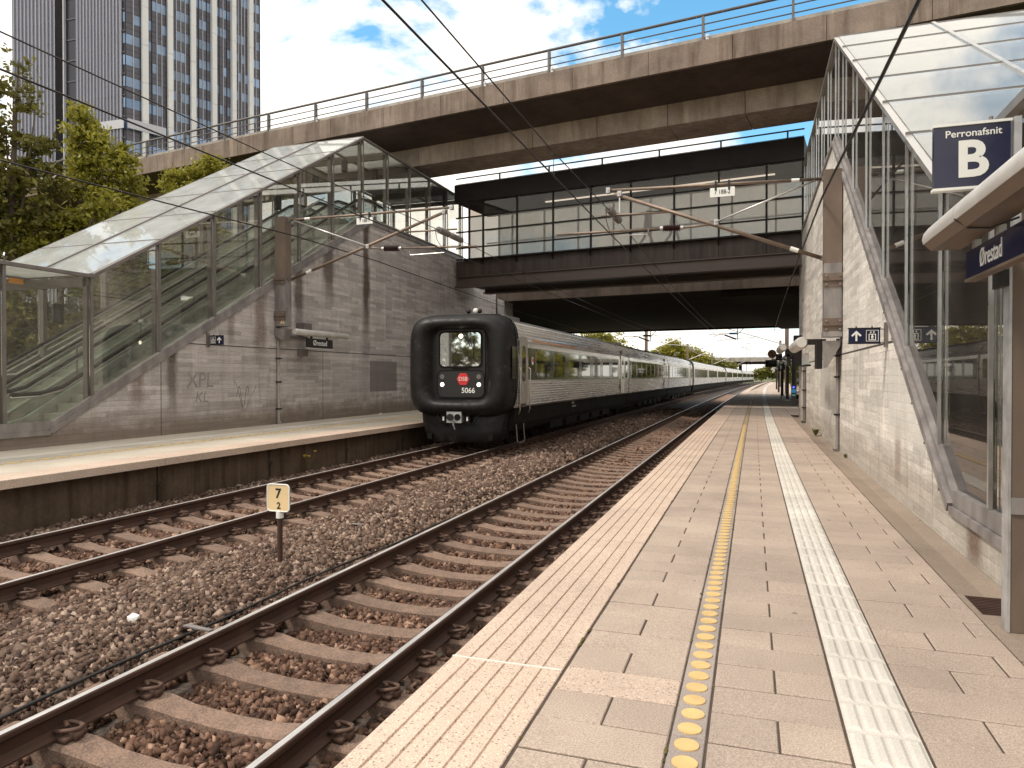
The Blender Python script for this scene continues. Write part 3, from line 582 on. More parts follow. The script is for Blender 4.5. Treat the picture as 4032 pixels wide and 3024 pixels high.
for a, b in (((10.60, lz(10.6) + .035), (23.28, 7.235)), ): cp.bar((LWX - .07, a[0], a[1] + .0), (LWX - .07, b[0], b[1]), .22, .10)
cp.box(LWX - .18, LWX + .04, 23.33, 33.0, 7.2, 7.29); cp.box(LWX - .18, LWX + .04, 3., 10.60, .38, .47); cp.build('metal_coping', MT['rust_galv'], T)
def enclosure(name, label, X, side, mull, kneez, kneey, peaky, peakz, lowz, wtop, bot, end_y, gl, depth, loc, knees=()):
    """glass house over an escalator: X near glass plane, side=-1/+1 the direction of its depth"""
    T = thing(name, loc, label, 'escalator hall', 'glass escalator halls')
    def rz(y): return kneez if y <= kneey else (kneez + (y - kneey) * (peakz - kneez) / (peaky - kneey) if y < peaky else peakz)
    X1 = X + side * depth; s = side
    FR_ = MT['galv_d']
    for j, (xx, deep) in enumerate(((X, .0), (X1, .0))):
        for i, y in enumerate(mull):
            z0 = bot(y) if j == 0 else (bot(y) if y > kneey else bot(y))
            MB().box(min(xx, xx + s * .03 * (1 - 2 * j)), max(xx, xx + s * .03 * (1 - 2 * j)), y - (.028 if side < 0 else .02), y + (.028 if side < 0 else .02), z0 + .12, rz(y) - .02).build('mullion', FR_ if side < 0 else MT['alu'], T)
            if side < 0 or j == 1:
                xa = xx + s * (1 - 2 * j) * .10; MB().box(min(xa, xa + s * .12 * (1 - 2 * j)), max(xa, xa + s * .12 * (1 - 2 * j)), y - .05, y + .05, z0 + .1, rz(y) - .06).build('post', MT['galv_d'], T)
        for a, b in zip(mull, mull[1:]):
            xg = xx + s * (1 - 2 * j) * .045; kb = [q for q in knees if a + .05 < q < b - .05]; ys_ = [a] + kb + [b]
            lo_ = [a + .03] + kb + [b - .03]; A = [(xg, q, bot(q) + .13) for q in lo_] + [(xg, b - .03, rz(b - .03) - .03), (xg, a + .03, rz(a + .03) - .03)]
            MB().prism(A, (s * (1 - 2 * j) * .012, 0, 0)).build('glass_pane', gl, T)
            for c_, d_ in zip(ys_, ys_[1:]): MB().prism([(xx - .045 + s * (1 - 2 * j) * .03, y_, bot(y_) + h_) for y_, h_ in ((c_, .0), (d_, .0), (d_, .19 if side < 0 else .14), (c_, .19 if side < 0 else .14))], (.09, 0, 0)).build('base_rail', MT['rust_galv'] if j == 0 else FR_, T, fix=True)
            MB().bar((xx + s * (1 - 2 * j) * .02, a, rz(a) - .02), (xx + s * (1 - 2 * j) * .02, b, rz(b) - .02), .09, .07).build('eaves_rail', MT['galv_d'] if side < 0 else MT['alu'], T)
    # roof panes, two across, on every bay
    xm = (X + X1) / 2
    for a, b in zip(mull, mull[1:]):
        for (p, q) in ((X + s * .07, xm - s * .03), (xm + s * .03, X1 - s * .07)):
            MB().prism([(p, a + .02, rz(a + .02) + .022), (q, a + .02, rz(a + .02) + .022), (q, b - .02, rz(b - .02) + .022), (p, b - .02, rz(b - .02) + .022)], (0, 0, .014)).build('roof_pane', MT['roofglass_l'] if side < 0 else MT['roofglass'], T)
        MB().bar((xm, a, rz(a) + .02), (xm, b, rz(b) + .02), .07, .08).build('roof_ridge_bar', MT['galv_d'] if side < 0 else MT['alu'], T)
    for y in mull:
        MB().box(min(X, X1), max(X, X1), y - .018, y + .018, rz(y) - .01, rz(y) + .045).build('glazing_bar', MT['galv_d'], T)
        MB().box(min(X, X1) + .06, max(X, X1) - .06, y - .05, y + .05, rz(y) - .24, rz(y) - .04).build('rafter', MT['galv_d'], T)
    return T, rz
LM = [6.0, 7.85, 9.71, 11.60, 13.45, 15.30, 17.18, 19.05, 20.94, 22.88, 24.75, 26.65, 28.54, 30.42, 32.3]
def lbot(y): return lz(y) + .055
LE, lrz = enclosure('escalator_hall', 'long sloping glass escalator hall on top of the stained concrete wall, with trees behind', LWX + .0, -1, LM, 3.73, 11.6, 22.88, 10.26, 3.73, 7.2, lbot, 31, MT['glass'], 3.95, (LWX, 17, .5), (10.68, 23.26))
# solid panel and vent at the passage end of the hall
for i in range(14): MB().box(LWX + .002, LWX + .012, 28.7 + i * .12, 28.76 + i * .12, 9.35, 10.1).build('vent_slat', MT['steel_d'], LE)
# pendant cylinder loudspeakers / lamps under the roof
for y in (11.2, 14.9, 18.6, 20.6, 22.4, 24.6): MB().cyl((LWX - .5, y, lrz(y) - 1.05), (LWX - .5, y, lrz(y) - .65), .11, 12).build('cylinder_lamp', MT['blackm'], LE, auto=40)
MB().box(LWX - .30, LWX - .27, 10.0, 10.28, 3.38, 3.48).build('orange_label', MT['orange'], LE)
# right wall and hall
RS = (6.91 - .30) / (17.96 - 7.66)
def rz_(y): return .30 + (max(7.66, min(17.96, y)) - 7.66) * RS
T = thing('concrete_wall', (RWX, 17, 0), 'pale board-marked concrete wall rising beside the near platform under the glass hall', 'wall')
wall_prism([(4.2, -.4), (4.2, .30), (7.66, .30), (17.96, 6.91), (30.2, 6.91), (30.2, -.4)], RWX, RWX + .5).build('wall_face', MT['wall_r'], T, fix=True)
MB().box(RWX - .003, RWX + .01, 10.3, 30.2, 2.005, 2.035).build('horizontal_joint', jm, T)
for y in (8.35, 14.2, 21.8): MB().box(RWX - .002, RWX + .01, y - .006, y + .006, .02, min(1.99, rz_(y) - .1)).build('vertical_joint', MT['coping'], T)
cp = MB(); cp.bar((RWX + .07, 7.62, rz_(7.62) + .03), (RWX + .07, 17.98, 6.945), .22, .10); cp.box(RWX - .04, RWX + .18, 18.03, 30.0, 6.91, 7.0); cp.box(RWX - .03, RWX + .18, 4.2, 7.60, .27, .345); cp.build('metal_coping', MT['rust_galv'], T)
for i in range(16): y = 7.9 + i * .62; MB().cyl((RWX - .05, y, rz_(y) - .0), (RWX - .035, y, rz_(y) - .0), .014, 8).build('coping_bolt', MT['galv_d'], T)
# rubber seal strips and cabinet-like drainpipe, paint patch lies in the material
RM = [3.2, 4.92, 6.62, 8.26, 9.93, 11.58, 13.23, 14.90, 16.52, 17.92, 19.6, 21.3, 23.0, 24.7, 26.4, 28.1]
RE, rrz = enclosure('escalator_hall', 'tall tinted glass escalator hall with pitched glass roof on the pale concrete wall', RWX + .02, 1, RM, 3.53, 8.26, 17.92, 9.33, 3.53, 6.91, lambda y: rz_(y) + .05, 29, MT['glass_r'], 3.95, (RWX, 12, .3), (7.66, 17.96))
# louvred back wall inside the right hall
T = thing('louvre_wall', (5.9, 11, 0), 'dark louvred back wall seen through the tinted glass of the hall beside the platform', 'louvre wall')
MB().box(5.95, 6.1, 4, 17, -.5, 7.5).build('backing', MT['conc_under'], T)
for i in range(18): MB().obox((5.86, 9.5, .4 + i * .36), (.05, 0, .05), (0, 5.2, 0), (.012, 0, -.012)).build('slat', MT['steel_d'], T)
# ---------------------------------------------------------------- escalators
def escalator(label, x, w, y0, y1, zlo, zhi, nstep, loc):
    T = thing('escalator', loc, label, 'escalator', 'escalators inside the glass halls')
    sl = (zhi - zlo) / (y1 - y0); run = (y1 - y0) / nstep; up_ = zhi - zlo
    stm = MB(); stm.prism([(-w / 2 + .06, 0, 0), (-w / 2 + .06, run * 1.08, 0), (-w / 2 + .06, run * 1.08, -.10), (-w / 2 + .06, .0, -run * sl - .02)], (w - .12, 0, 0)); stm = stm.mesh('step', MT['steel_g'], fix=True)
    for i in range(nstep): link('step', stm, T, at(T, (x, y0 + run * i, zlo + up_ * i / nstep + run * sl)))
    MB().prism([(x - w / 2 - .1, y0 - .2, zlo - .25), (x - w / 2 - .1, y1, zhi - .25), (x - w / 2 - .1, y1, zhi - .6), (x - w / 2 - .1, y0 - .2, zlo - .7)], (w + .2, 0, 0)).build('truss', MT['steel_g'], T, fix=True)
    for s in (-1, 1):
        xx = x + s * w / 2
        def P(t, h): return (xx, y0 - .9 + t, 0)
        path = [(y0 - 1.1, zlo), (y0 - .5, zlo + .02), (y0, zlo + .14), (y1, zhi + .10), (y1 + .5, zhi + .28), (y1 + 1.1, zhi + .32), (y1 + 1.9, zhi + .3)]
        for nm, h0, h1, mt, th in (('skirt_panel', -.12, .17, MT['steel_g'], .05), ('balustrade_glass', .17, .80, MT['gr_glass'], .012)):
            for (a, za), (b, zb) in zip(path, path[1:]):
                MB().prism([(xx - th / 2, a, za + h0), (xx - th / 2, b, zb + h0), (xx - th / 2, b, zb + h1), (xx - th / 2, a, za + h1)], (th, 0, 0)).build(nm, mt, T, fix=True)
        hl = [(xx, a, z + .84) for a, z in path]; e = path[-1]
        hl += [(xx, e[0] + .28, e[1] + .76), (xx, e[0] + .40, e[1] + .5), (xx, e[0] + .28, e[1] + .26), (xx, e[0], e[1] + .2)]
        MB().tube(hl, .045, 8).build('handrail', MT['blackm'], T, smooth=True)
        MB().tube([(q[0], q[1], q[2] - .06) for q in hl[:7]], .03, 6).build('handrail_guide', MT['alu'], T, smooth=True)
        MB().tube([(xx + s * .035, a, z + .17) for a, z in path], .022, 6).build('skirt_trim', MT['pale_trim'], T)
    return T
MT['steel_g'] = M('grey_step_steel', (.55, .53, .49), .5, .1); MT['pale_trim'] = M('pale_green_trim', (.80, .88, .78), .4, .0)
escalator('near escalator with pale green skirting in the hall above the stained wall', -14.45, 1.05, 11.3, 23.2, .35, 7.15, 34, (-14.45, 11, .1))
escalator('second escalator, deeper inside the hall above the stained wall', -16.3, 1.05, 11.3, 23.2, .35, 7.15, 34, (-16.3, 11, .1))
T = thing('stair_handrail', (-15.4, 9, .2), 'slanting steel barrier rail between the two escalators of the hall above the stained wall', 'handrail')
MB().tube([(-15.4, 8.8, 1.5), (-15.4, 11.4, 1.6), (-15.4, 23.4, 8.35)], .03, 8).build('rail', MT['alu'], T, smooth=True)
for i in range(7): y = 11.0 + i * 1.9; z = 1.45 + max(0, y - 11.4) * .565; MB().cyl((-15.4, y, z - 1.05), (-15.4, y, z), .02, 8).build('post', MT['galv_d'], T)
escalator('escalator behind the tinted glass of the hall beside the platform', 2.75, 1.05, 8.0, 18.0, .25, 6.85, 30, (2.75, 8, 0))
escalator('deeper escalator behind the tinted glass of the hall beside the platform', 4.6, 1.05, 8.0, 18.0, .25, 6.85, 30, (4.6, 8, 0))
MB_ = MB(); MB_.box(LWX - 3.9, LWX - .5, 3, 11.0, .02, .12); tag(MB_.build('hall_floor', MT['paver_l']), kind='structure')
MB_ = MB(); MB_.box(LWX - 4.2, LWX - .5, 24.9, 33.5, 6.85, 7.18); tag(MB_.build('landing_floor', MT['conc_under']), kind='structure')
MB_ = MB(); MB_.box(RWX + .5, RWX + 4.2, 19.6, 30, 6.6, 6.88); tag(MB_.build('landing_slab', MT['conc_under']), kind='structure')
MB_ = MB(); MB_.box(RWX + .5, RWX + 5, 2, 8.3, -.05, .12); tag(MB_.build('hall_paving', MT['paver']), kind='structure')
# ================================================================ bridges (all run along D2)
A2 = R(81.8); E1 = Vector((math.sin(A2), -math.cos(A2), 0)); E2 = Vector((math.cos(A2), math.sin(A2), 0)) ; EZ = Vector((0, 0, 1))
class Bridge:
    def __init__(s, P): s.P = Vector((P[0], P[1], 0))
    def pt(s, a, t, z): return s.P + E1 * a + E2 * t + EZ * z
    def sx(s, X): return (X - s.P.x) / E1.x
    def prism(s, mb, prof, a0, a1): return mb.prism([s.pt(a0, t, z) for t, z in prof], E1 * (a1 - a0))
    def box(s, mb, a0, a1, t0, t1, z0, z1): return mb.obox(s.pt((a0 + a1) / 2, (t0 + t1) / 2, (z0 + z1) / 2), E1 * (a1 - a0) / 2, E2 * (t1 - t0) / 2, EZ * (z1 - z0) / 2)
# ---- overpass
B = Bridge((-13.4, 25.5)); a0, a1 = B.sx(-75), B.sx(34)
T = thing('concrete_overpass', B.pt(0, 3, 10), 'high concrete road overpass with grey tube railing crossing over the glass halls', 'overpass')
pl = B.sx(-9.633); pitch = 2.727
jl = []; a = pl - pitch * 24 + .85
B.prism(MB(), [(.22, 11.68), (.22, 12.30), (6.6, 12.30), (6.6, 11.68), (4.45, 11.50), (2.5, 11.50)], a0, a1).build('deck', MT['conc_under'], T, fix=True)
k = a0
edges = [a0] + [pl + pitch * i + .95 for i in range(-26, 17)] + [a1]
for i, (p, q) in enumerate(zip(edges, edges[1:])):
    if q <= p: continue
    B.prism(MB(), [(0, 11.62), (0, 12.40), (.30, 12.40), (.30, 12.305), (.215, 12.30), (.215, 11.66)], p + .008, q - .008).build('fascia_panel', MT['conc'], T, fix=True)
    B.prism(MB(), [(2.48, 11.49), (2.56, 10.74), (4.40, 10.74), (4.46, 11.49)], p + .012, q - .012).build('girder_segment', MT['conc_g'], T, fix=True) if False else None
MT['conc_g'] = conc('girder_concrete', (.42, .335, .28), .5)
for p, q in zip(edges, edges[1:]):
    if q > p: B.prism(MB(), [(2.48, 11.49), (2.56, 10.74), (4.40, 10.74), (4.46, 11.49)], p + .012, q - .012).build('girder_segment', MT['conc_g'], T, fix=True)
B.box(MB(), a0, a1, .12, .30, 12.44, 12.56).build('kerb_angle', MT['coping'], T)
for i in range(-26, 17):
    a = pl + pitch * i; m_ = MB(); m_.obox(B.pt(a, .16, 12.80), E1 * .035, E2 * .075, EZ * .42); B.box(m_, a - .12, a + .12, .03, .29, 12.395, 12.43); m_.build('railing_post', MT['railing'], T)
for h, r_ in ((13.27, .048), (12.98, .022), (12.72, .022)):
    MB().tube([B.pt(a0, .16, h), B.pt(a1, .16, h)], r_, 8).build('railing_tube', MT['railing'], T, smooth=True)
for i in (-3, 0, 1, 3): a = pl + pitch * i + .16; m_ = MB(); m_.obox(B.pt(a, .05, 12.50), E1 * .05, E2 * .02, EZ * .09); m_.cyl(B.pt(a, .03, 12.52), B.pt(a, .0, 12.52), .03, 8); m_.build('rail_bracket', MT['galv'], T)
for X in (-34, 14): B.box(MB(), B.sx(X) - .7, B.sx(X) + .7, 2.7, 4.3, -1, 10.75).build('pier', MT['conc'], T)
# ---- enclosed passage
B = Bridge((-13.4, 31.0)); s0, s1 = B.sx(-13.2), B.sx(1.86); D = 3.0
T = thing('footbridge', B.pt(7, 1.5, 6), 'enclosed glazed footbridge with dark steel frame crossing between the two glass halls', 'footbridge')
SD = MT['steel_d']
m_ = MB(); B.box(m_, s0, s1, .12, D - .1, 6.72, 6.98); m_.build('floor_slab', MT['conc_under'], T)
m_ = MB(); B.box(m_, s0, s1, -.15, D + .15, 9.70, 10.52); m_.build('roof_fascia', SD, T)
m_ = MB(); B.box(m_, s0, s1, .0, .10, 6.22, 6.98); m_.build('mesh_panel', MT['mesh'] if 'mesh' in MT else MT['steel_d'], T)
for t in (.02, D - .22): m_ = MB(); B.box(m_, s0, s1, t, t + .04, 5.80, 6.20); B.box(m_, s0, s1, t - .16, t + .30, 5.74, 5.80); B.box(m_, s0, s1, t - .16, t + .30, 6.20, 6.24); m_.build('steel_beam', MT['beam'] if 'beam' in MT else MT['steel_d'], T)
m_ = MB(); B.box(m_, s0, s1, .36, D - .4, 5.95, 6.0); m_.build('soffit', SD, T)
mx_ = [B.sx(-12.5)] + [B.sx(x) for x in (-11.764, -10.03, -8.28, -6.54, -4.79, -2.99, -1.24, .53)] + [s1 - .05]
zs = [7.05, 7.58, 8.33, 9.0, 9.68]
for tt, nm in ((0., 'front'), (D, 'back')):
    for a in mx_: m_ = MB(); B.box(m_, a - .035, a + .035, tt - .03, tt + .07, 7.02, 9.70); m_.build('mullion', SD, T)
    for z in zs[:-1]:
        m_ = MB(); B.box(m_, s0, s1, tt - .02, tt + .05, z - .03, z + .03); m_.build('transom', SD, T)
    for a, b in zip(mx_, mx_[1:]):
        if nm == 'front':
            for z, w in zip(zs, zs[1:]): m_ = MB(); B.box(m_, a + .038, b - .038, .01, .022, z + .032, w - .032 if w < 9.6 else w); m_.build('window_pane', MT['passglass'] if w < 9.6 else MT['passdark'], T)
        else: m_ = MB(); B.box(m_, a + .038, b - .038, tt + .01, tt + .022, 7.08, 9.68); m_.build('window_pane', MT['backglass'], T)
for a in mx_[1:-1]:
    m_ = MB(); B.box(m_, a - .02, a + .02, -.30, -.03, 6.90, 6.96); m_.prism([B.pt(a - .012, -.28, 6.9), B.pt(a - .012, -.03, 6.9), B.pt(a - .012, -.03, 6.72)], E1 * .024); m_.build('sill_bracket', SD, T)
    m_ = MB(); B.box(m_, a - .012, a + .012, -.012, -.001, 6.24, 6.98); m_.build('panel_joint', MT['steel_d'], T)
m_ = MB(); B.box(m_, s0 + .5, s1, -.34, -.04, 6.965, 7.0); m_.build('sill_ledge', SD, T)
for h in (10.84,): MB().tube([B.pt(s0, .0, h), B.pt(s1, .0, h)], .03, 6).build('roof_rail', MT['railing'], T, smooth=True)
MB().tube([B.pt(s0, .0, 10.58), B.pt(s1, .0, 10.58)], .012, 5).build('roof_cable', MT['railing'], T)
for i in range(6): a = B.sx(-10.9) + i * 2.46; m_ = MB(); m_.obox(B.pt(a, 0, 10.68), E1 * .03, E2 * .03, EZ * .16); m_.build('rail_post', MT['railing'], T)
m_ = MB(); B.box(m_, s0 + 4.0, s1 - 1.2, 1.3, 1.42, 9.62, 9.66); m_.build('ceiling_light', MT['striplight'], T)
FB = B
# two people walking behind the hazy glass
def walker(a, t, h, label, flip, coat):
    base = FB.pt(a, t, 6.985); k = h / 1.75; d = E1 * (-1 if flip else 1); l = E2
    J = {'pel': (0, 0, .95), 'wai': (.02, 0, 1.12), 'che': (.05, 0, 1.36), 'nek': (.06, 0, 1.5), 'hed': (.09, 0, 1.58), 'crn': (.10, 0, 1.73),
         'hL': (0, .10, .90), 'kL': (.20, .10, .50), 'aL': (.32, .10, .09), 'tL': (.46, .10, .05), 'hR': (0, -.10, .90), 'kR': (-.04, -.10, .49), 'aR': (-.32, -.10, .16), 'tR': (-.24, -.10, .05),
         'sL': (.05, .20, 1.42), 'eL': (-.10, .24, 1.14), 'wL': (.04, .25, .92), 'fL': (.08, .25, .82), 'sR': (.05, -.20, 1.42), 'eR': (.08, -.24, 1.12), 'wR': (.26, -.22, .98), 'fR': (.34, -.2, .94)}
    rad = {'pel': .15, 'wai': .13, 'che': .155, 'nek': .055, 'hed': .085, 'crn': .075, 'hL': .10, 'kL': .062, 'aL': .045, 'tL': .04, 'hR': .10, 'kR': .062, 'aR': .045, 'tR': .04, 'sL': .07, 'eL': .045, 'wL': .032, 'fL': .03, 'sR': .07, 'eR': .045, 'wR': .032, 'fR': .03}
    E = ['pel wai', 'wai che', 'che nek', 'nek hed', 'hed crn', 'pel hL', 'hL kL', 'kL aL', 'aL tL', 'pel hR', 'hR kR', 'kR aR', 'aR tR', 'che sL', 'sL eL', 'eL wL', 'wL fL', 'che sR', 'sR eR', 'eR wR', 'wR fR']
    ks = list(J); me = bpy.data.meshes.new('person')
    me.from_pydata([d * (J[q][0] * k) + l * (J[q][1] * k) + EZ * (J[q][2] * k) for q in ks], [tuple(ks.index(w) for w in e.split()) for e in E], []); me.update()
    ob = bpy.data.objects.new('person', me); COL.objects.link(ob); md = ob.modifiers.new('s', 'SKIN'); sv = me.skin_vertices[0].data
    for i, q in enumerate(ks): sv[i].radius = (rad[q] * k, rad[q] * k)
    sv[0].use_root = True; ob.modifiers.new('u', 'SUBSURF').levels = 1
    dg = bpy.context.evaluated_depsgraph_get(); m2 = bpy.data.meshes.new_from_object(ob.evaluated_get(dg)); bpy.data.objects.remove(ob); m2.materials.clear(); m2.materials.append(coat); m2.name = 'person'; m2.shade_smooth()
    return tag(link('person', m2, None, base), label, 'person', 'people crossing the footbridge')
MT['coat'] = M('dark_coat', (.045, .045, .055), .8); MT['coat2'] = M('grey_coat', (.11, .105, .11), .8)
walker(FB.sx(-3.2), .55, 1.62, 'person in dark clothes striding behind the hazy footbridge glass', False, MT['coat'])
walker(FB.sx(-4.35), .75, 1.66, 'person in grey clothes bending forward behind the hazy footbridge glass', False, MT['coat2'])
# ---- motorway bridge
B = Bridge((-13.4, 38.5)); a0, a1 = B.sx(-70), B.sx(60)
T = thing('motorway_bridge', B.pt(8, 12, 6), 'wide dark concrete bridge behind the footbridge, shading the train', 'road bridge')
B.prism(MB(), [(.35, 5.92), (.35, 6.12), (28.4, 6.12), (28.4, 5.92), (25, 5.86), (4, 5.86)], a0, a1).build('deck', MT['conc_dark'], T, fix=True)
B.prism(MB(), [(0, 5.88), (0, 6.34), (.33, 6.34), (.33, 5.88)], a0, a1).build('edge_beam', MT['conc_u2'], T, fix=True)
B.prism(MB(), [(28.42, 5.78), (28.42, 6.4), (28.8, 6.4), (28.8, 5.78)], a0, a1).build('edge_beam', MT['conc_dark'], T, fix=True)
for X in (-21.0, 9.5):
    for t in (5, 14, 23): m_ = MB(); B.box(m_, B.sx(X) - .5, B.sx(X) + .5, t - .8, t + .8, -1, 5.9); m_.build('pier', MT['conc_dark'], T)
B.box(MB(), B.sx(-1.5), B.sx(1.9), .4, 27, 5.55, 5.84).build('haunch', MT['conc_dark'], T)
# lift tower at the far end of the left wall
T = thing('lift_tower', (-14.5, 38.9, 0), 'grey glazed lift tower at the end of the stained wall under the bridges', 'lift tower')
for xx in (-13.45, -15.5):
    for y in (37.25, 38.6, 40.0): MB().box(xx - .05, xx + .05, y - .05, y + .05, 0, 6.0).build('frame_post', MT['galv_d'], T)
for y, z in ((37.3, 0), (38.65, 0)): MB().box(-13.44, -13.42, y, y + 1.25, .2, 5.9).build('glass_pane', MT['passglass'], T)
MB().box(-15.4, -13.5, 37.18, 37.22, .2, 5.95).build('side_panel', MT['galv_d'], T)
for z in (2.5, 5.0): MB().box(-13.5, -13.38, 37.25, 40.0, z, z + .08).build('cross_rail', MT['galv_d'], T)
# ================================================================ train
MT['silver'] = M('ribbed_stainless_steel', (.74, .69, .635), .30, .5, var=.12, scale=2, rvar=.08, stretch=(1, .15, 2)); MT['silver_d'] = M('dusty_steel_door', (.42, .385, .35), .42, .6, var=.15, scale=3); MT['roof'] = M('grey_roof', (.20, .19, .19), .5, .4)
MT['rubber'] = M('black_rubber', (.0085, .007, .0065), .42, var=.4, scale=3, bump=.10, bscale=25, rvar=.14, spec=.32); 
def rubber():
    m = MT['rubber']; t = m.node_tree; g = NT(t); b = t.nodes['Principled BSDF']; p = g.pos(); old = b.inputs['Base Color'].links[0].from_socket
    k = g.math('MULTIPLY', g.ramp(g.noise(p, 2.6, 7, .72), [(.54, 0.), (.70, .75)]), g.ramp(g.noise(p, 14., 5, .7), [(.40, 0.), (.62, 1.)]))
    g.link(g.mix(k, old, (.085, .070, .064)), b.inputs['Base Color']); g.link(g.ramp(g.noise(p, 5., 5, .7), [(.3, .34), (.7, .68)]), b.inputs['Roughness'])
rubber()
MT['under'] = M('underframe_black', (.009, .007, .006), .85, var=.3, scale=3, spec=.2)
MT['trainglass'] = M('dark_mirror_window', (.012, .011, .010), .04, 0, var=.1, rvar=.01, spec=1.0); MT['trainglass'].node_tree.nodes['Principled BSDF'].inputs['IOR'].default_value = 2.3
MT['band'] = M('black_gloss_band', (.018, .016, .014), .10, 0, var=.1, rvar=.02); MT['band'].node_tree.nodes['Principled BSDF'].inputs['IOR'].default_value = 1.5
MT['head'] = EMIT('lit_headlight', (1, .95, .85), 3.0); MT['cablight'] = EMIT('lit_cab_lamp', (1, .86, .6), 2.5)
TCX = -7.77; TR = thing('train', (TCX, 18.1, -.465), 'long silver intercity train with a thick black rubber nose and red hexagon badge', 'train')
def rr_pts(a0, a1, b0, b1, r, n=4):
    out = []
    for cx_, cy_, s in ((a1 - r, b1 - r, 0), (a0 + r, b1 - r, 1), (a0 + r, b0 + r, 2), (a1 - r, b0 + r, 3)):
        for k in range(n + 1): t = (s + k / n) * math.pi / 2; out.append((cx_ + r * math.cos(t), cy_ + r * math.sin(t)))
    return out
def side_panel(name, mat, parent, y0, y1, z0, z1, r, x=1.552, th=.01, bulge=0.):
    X = TCX + bend((y0 + y1) / 2); b0, b1 = bend(y0), bend(y1)
    return MB().prism([(TCX + x + b0 + (b1 - b0) * (y - y0) / (y1 - y0), y, z) for y, z in rr_pts(y0, y1, z0, z1, r)], (th, 0, 0)).build(name, mat, parent, fix=True)
half = [(1.46, .68)]
z = .72
while z < 1.44: half += [(1.515 + .03 * (z - .7), z), (1.532 + .03 * (z - .7), z + .018), (1.532 + .03 * (z - .7), z + .034), (1.515 + .03 * (z - .7), z + .052)]; z += .078
half += [(1.545, 1.47), (1.548, 1.9), (1.535, 2.42)]
for (x, z) in ((1.52, 2.55), (1.495, 2.66), (1.455, 2.77), (1.40, 2.87), (1.33, 2.96), (1.24, 3.04)): half += [(x, z), (x + .012, z + .018), (x + .004, z + .05)]
half += [(1.10, 3.14), (.9, 3.21), (.5, 3.27), (0, 3.29)]
prof = half + [(-x, z) for x, z in half[::-1][1:]]
def body(y0, y1, name='carriage_body'):
    ys = [y0 + (y1 - y0) * i / 10 for i in range(11)]
    o = MB().sweep([(TCX + x, z) for x, z in prof][::-1], ys).build(name, MT['silver'], TR, fix=True, auto=25)
    MB().sweep([(TCX - 1.44, .675), (TCX + 1.44, .675), (TCX + 1.40, .22), (TCX + 1.30, .02), (TCX - 1.30, .02), (TCX - 1.40, .22)], ys).build('underframe', MT['under'], o, fix=True)
    MB().sweep([(TCX - .75, 3.26), (TCX - .6, 3.335), (TCX + .6, 3.335), (TCX + .75, 3.26)], ys).build('roof_panel', MT['roof'], o, fix=True)
    return o
def bogie(yc, par):
    for dy in (-1.25, 1.25):
        for s in (-.75, .75): MB().cyl((TCX + s - .07 + bend(yc), yc + dy, -.02), (TCX + s + .07 + bend(yc), yc + dy, -.02), .43, 20).build('wheel', MT['under'], par)
    m_ = MB()
    for s in (-1, 1): m_.box(TCX + s * 1.05 - .06 + bend(yc), TCX + s * 1.05 + .06 + bend(yc), yc - 1.8, yc + 1.8, -.08, .12)
    m_.box(TCX - 1.1 + bend(yc), TCX + 1.1 + bend(yc), yc - .3, yc + .3, -.1, .1); m_.build('bogie_frame', MT['under'], par)
def sideY(u):
    Y = onX(u, 1430, TCX + 1.55).y
    for _ in range(6): Y = onX(u, 1430, TCX + 1.55 + bend(Y)).y
    return Y
UE = sideY(2478)
units = []
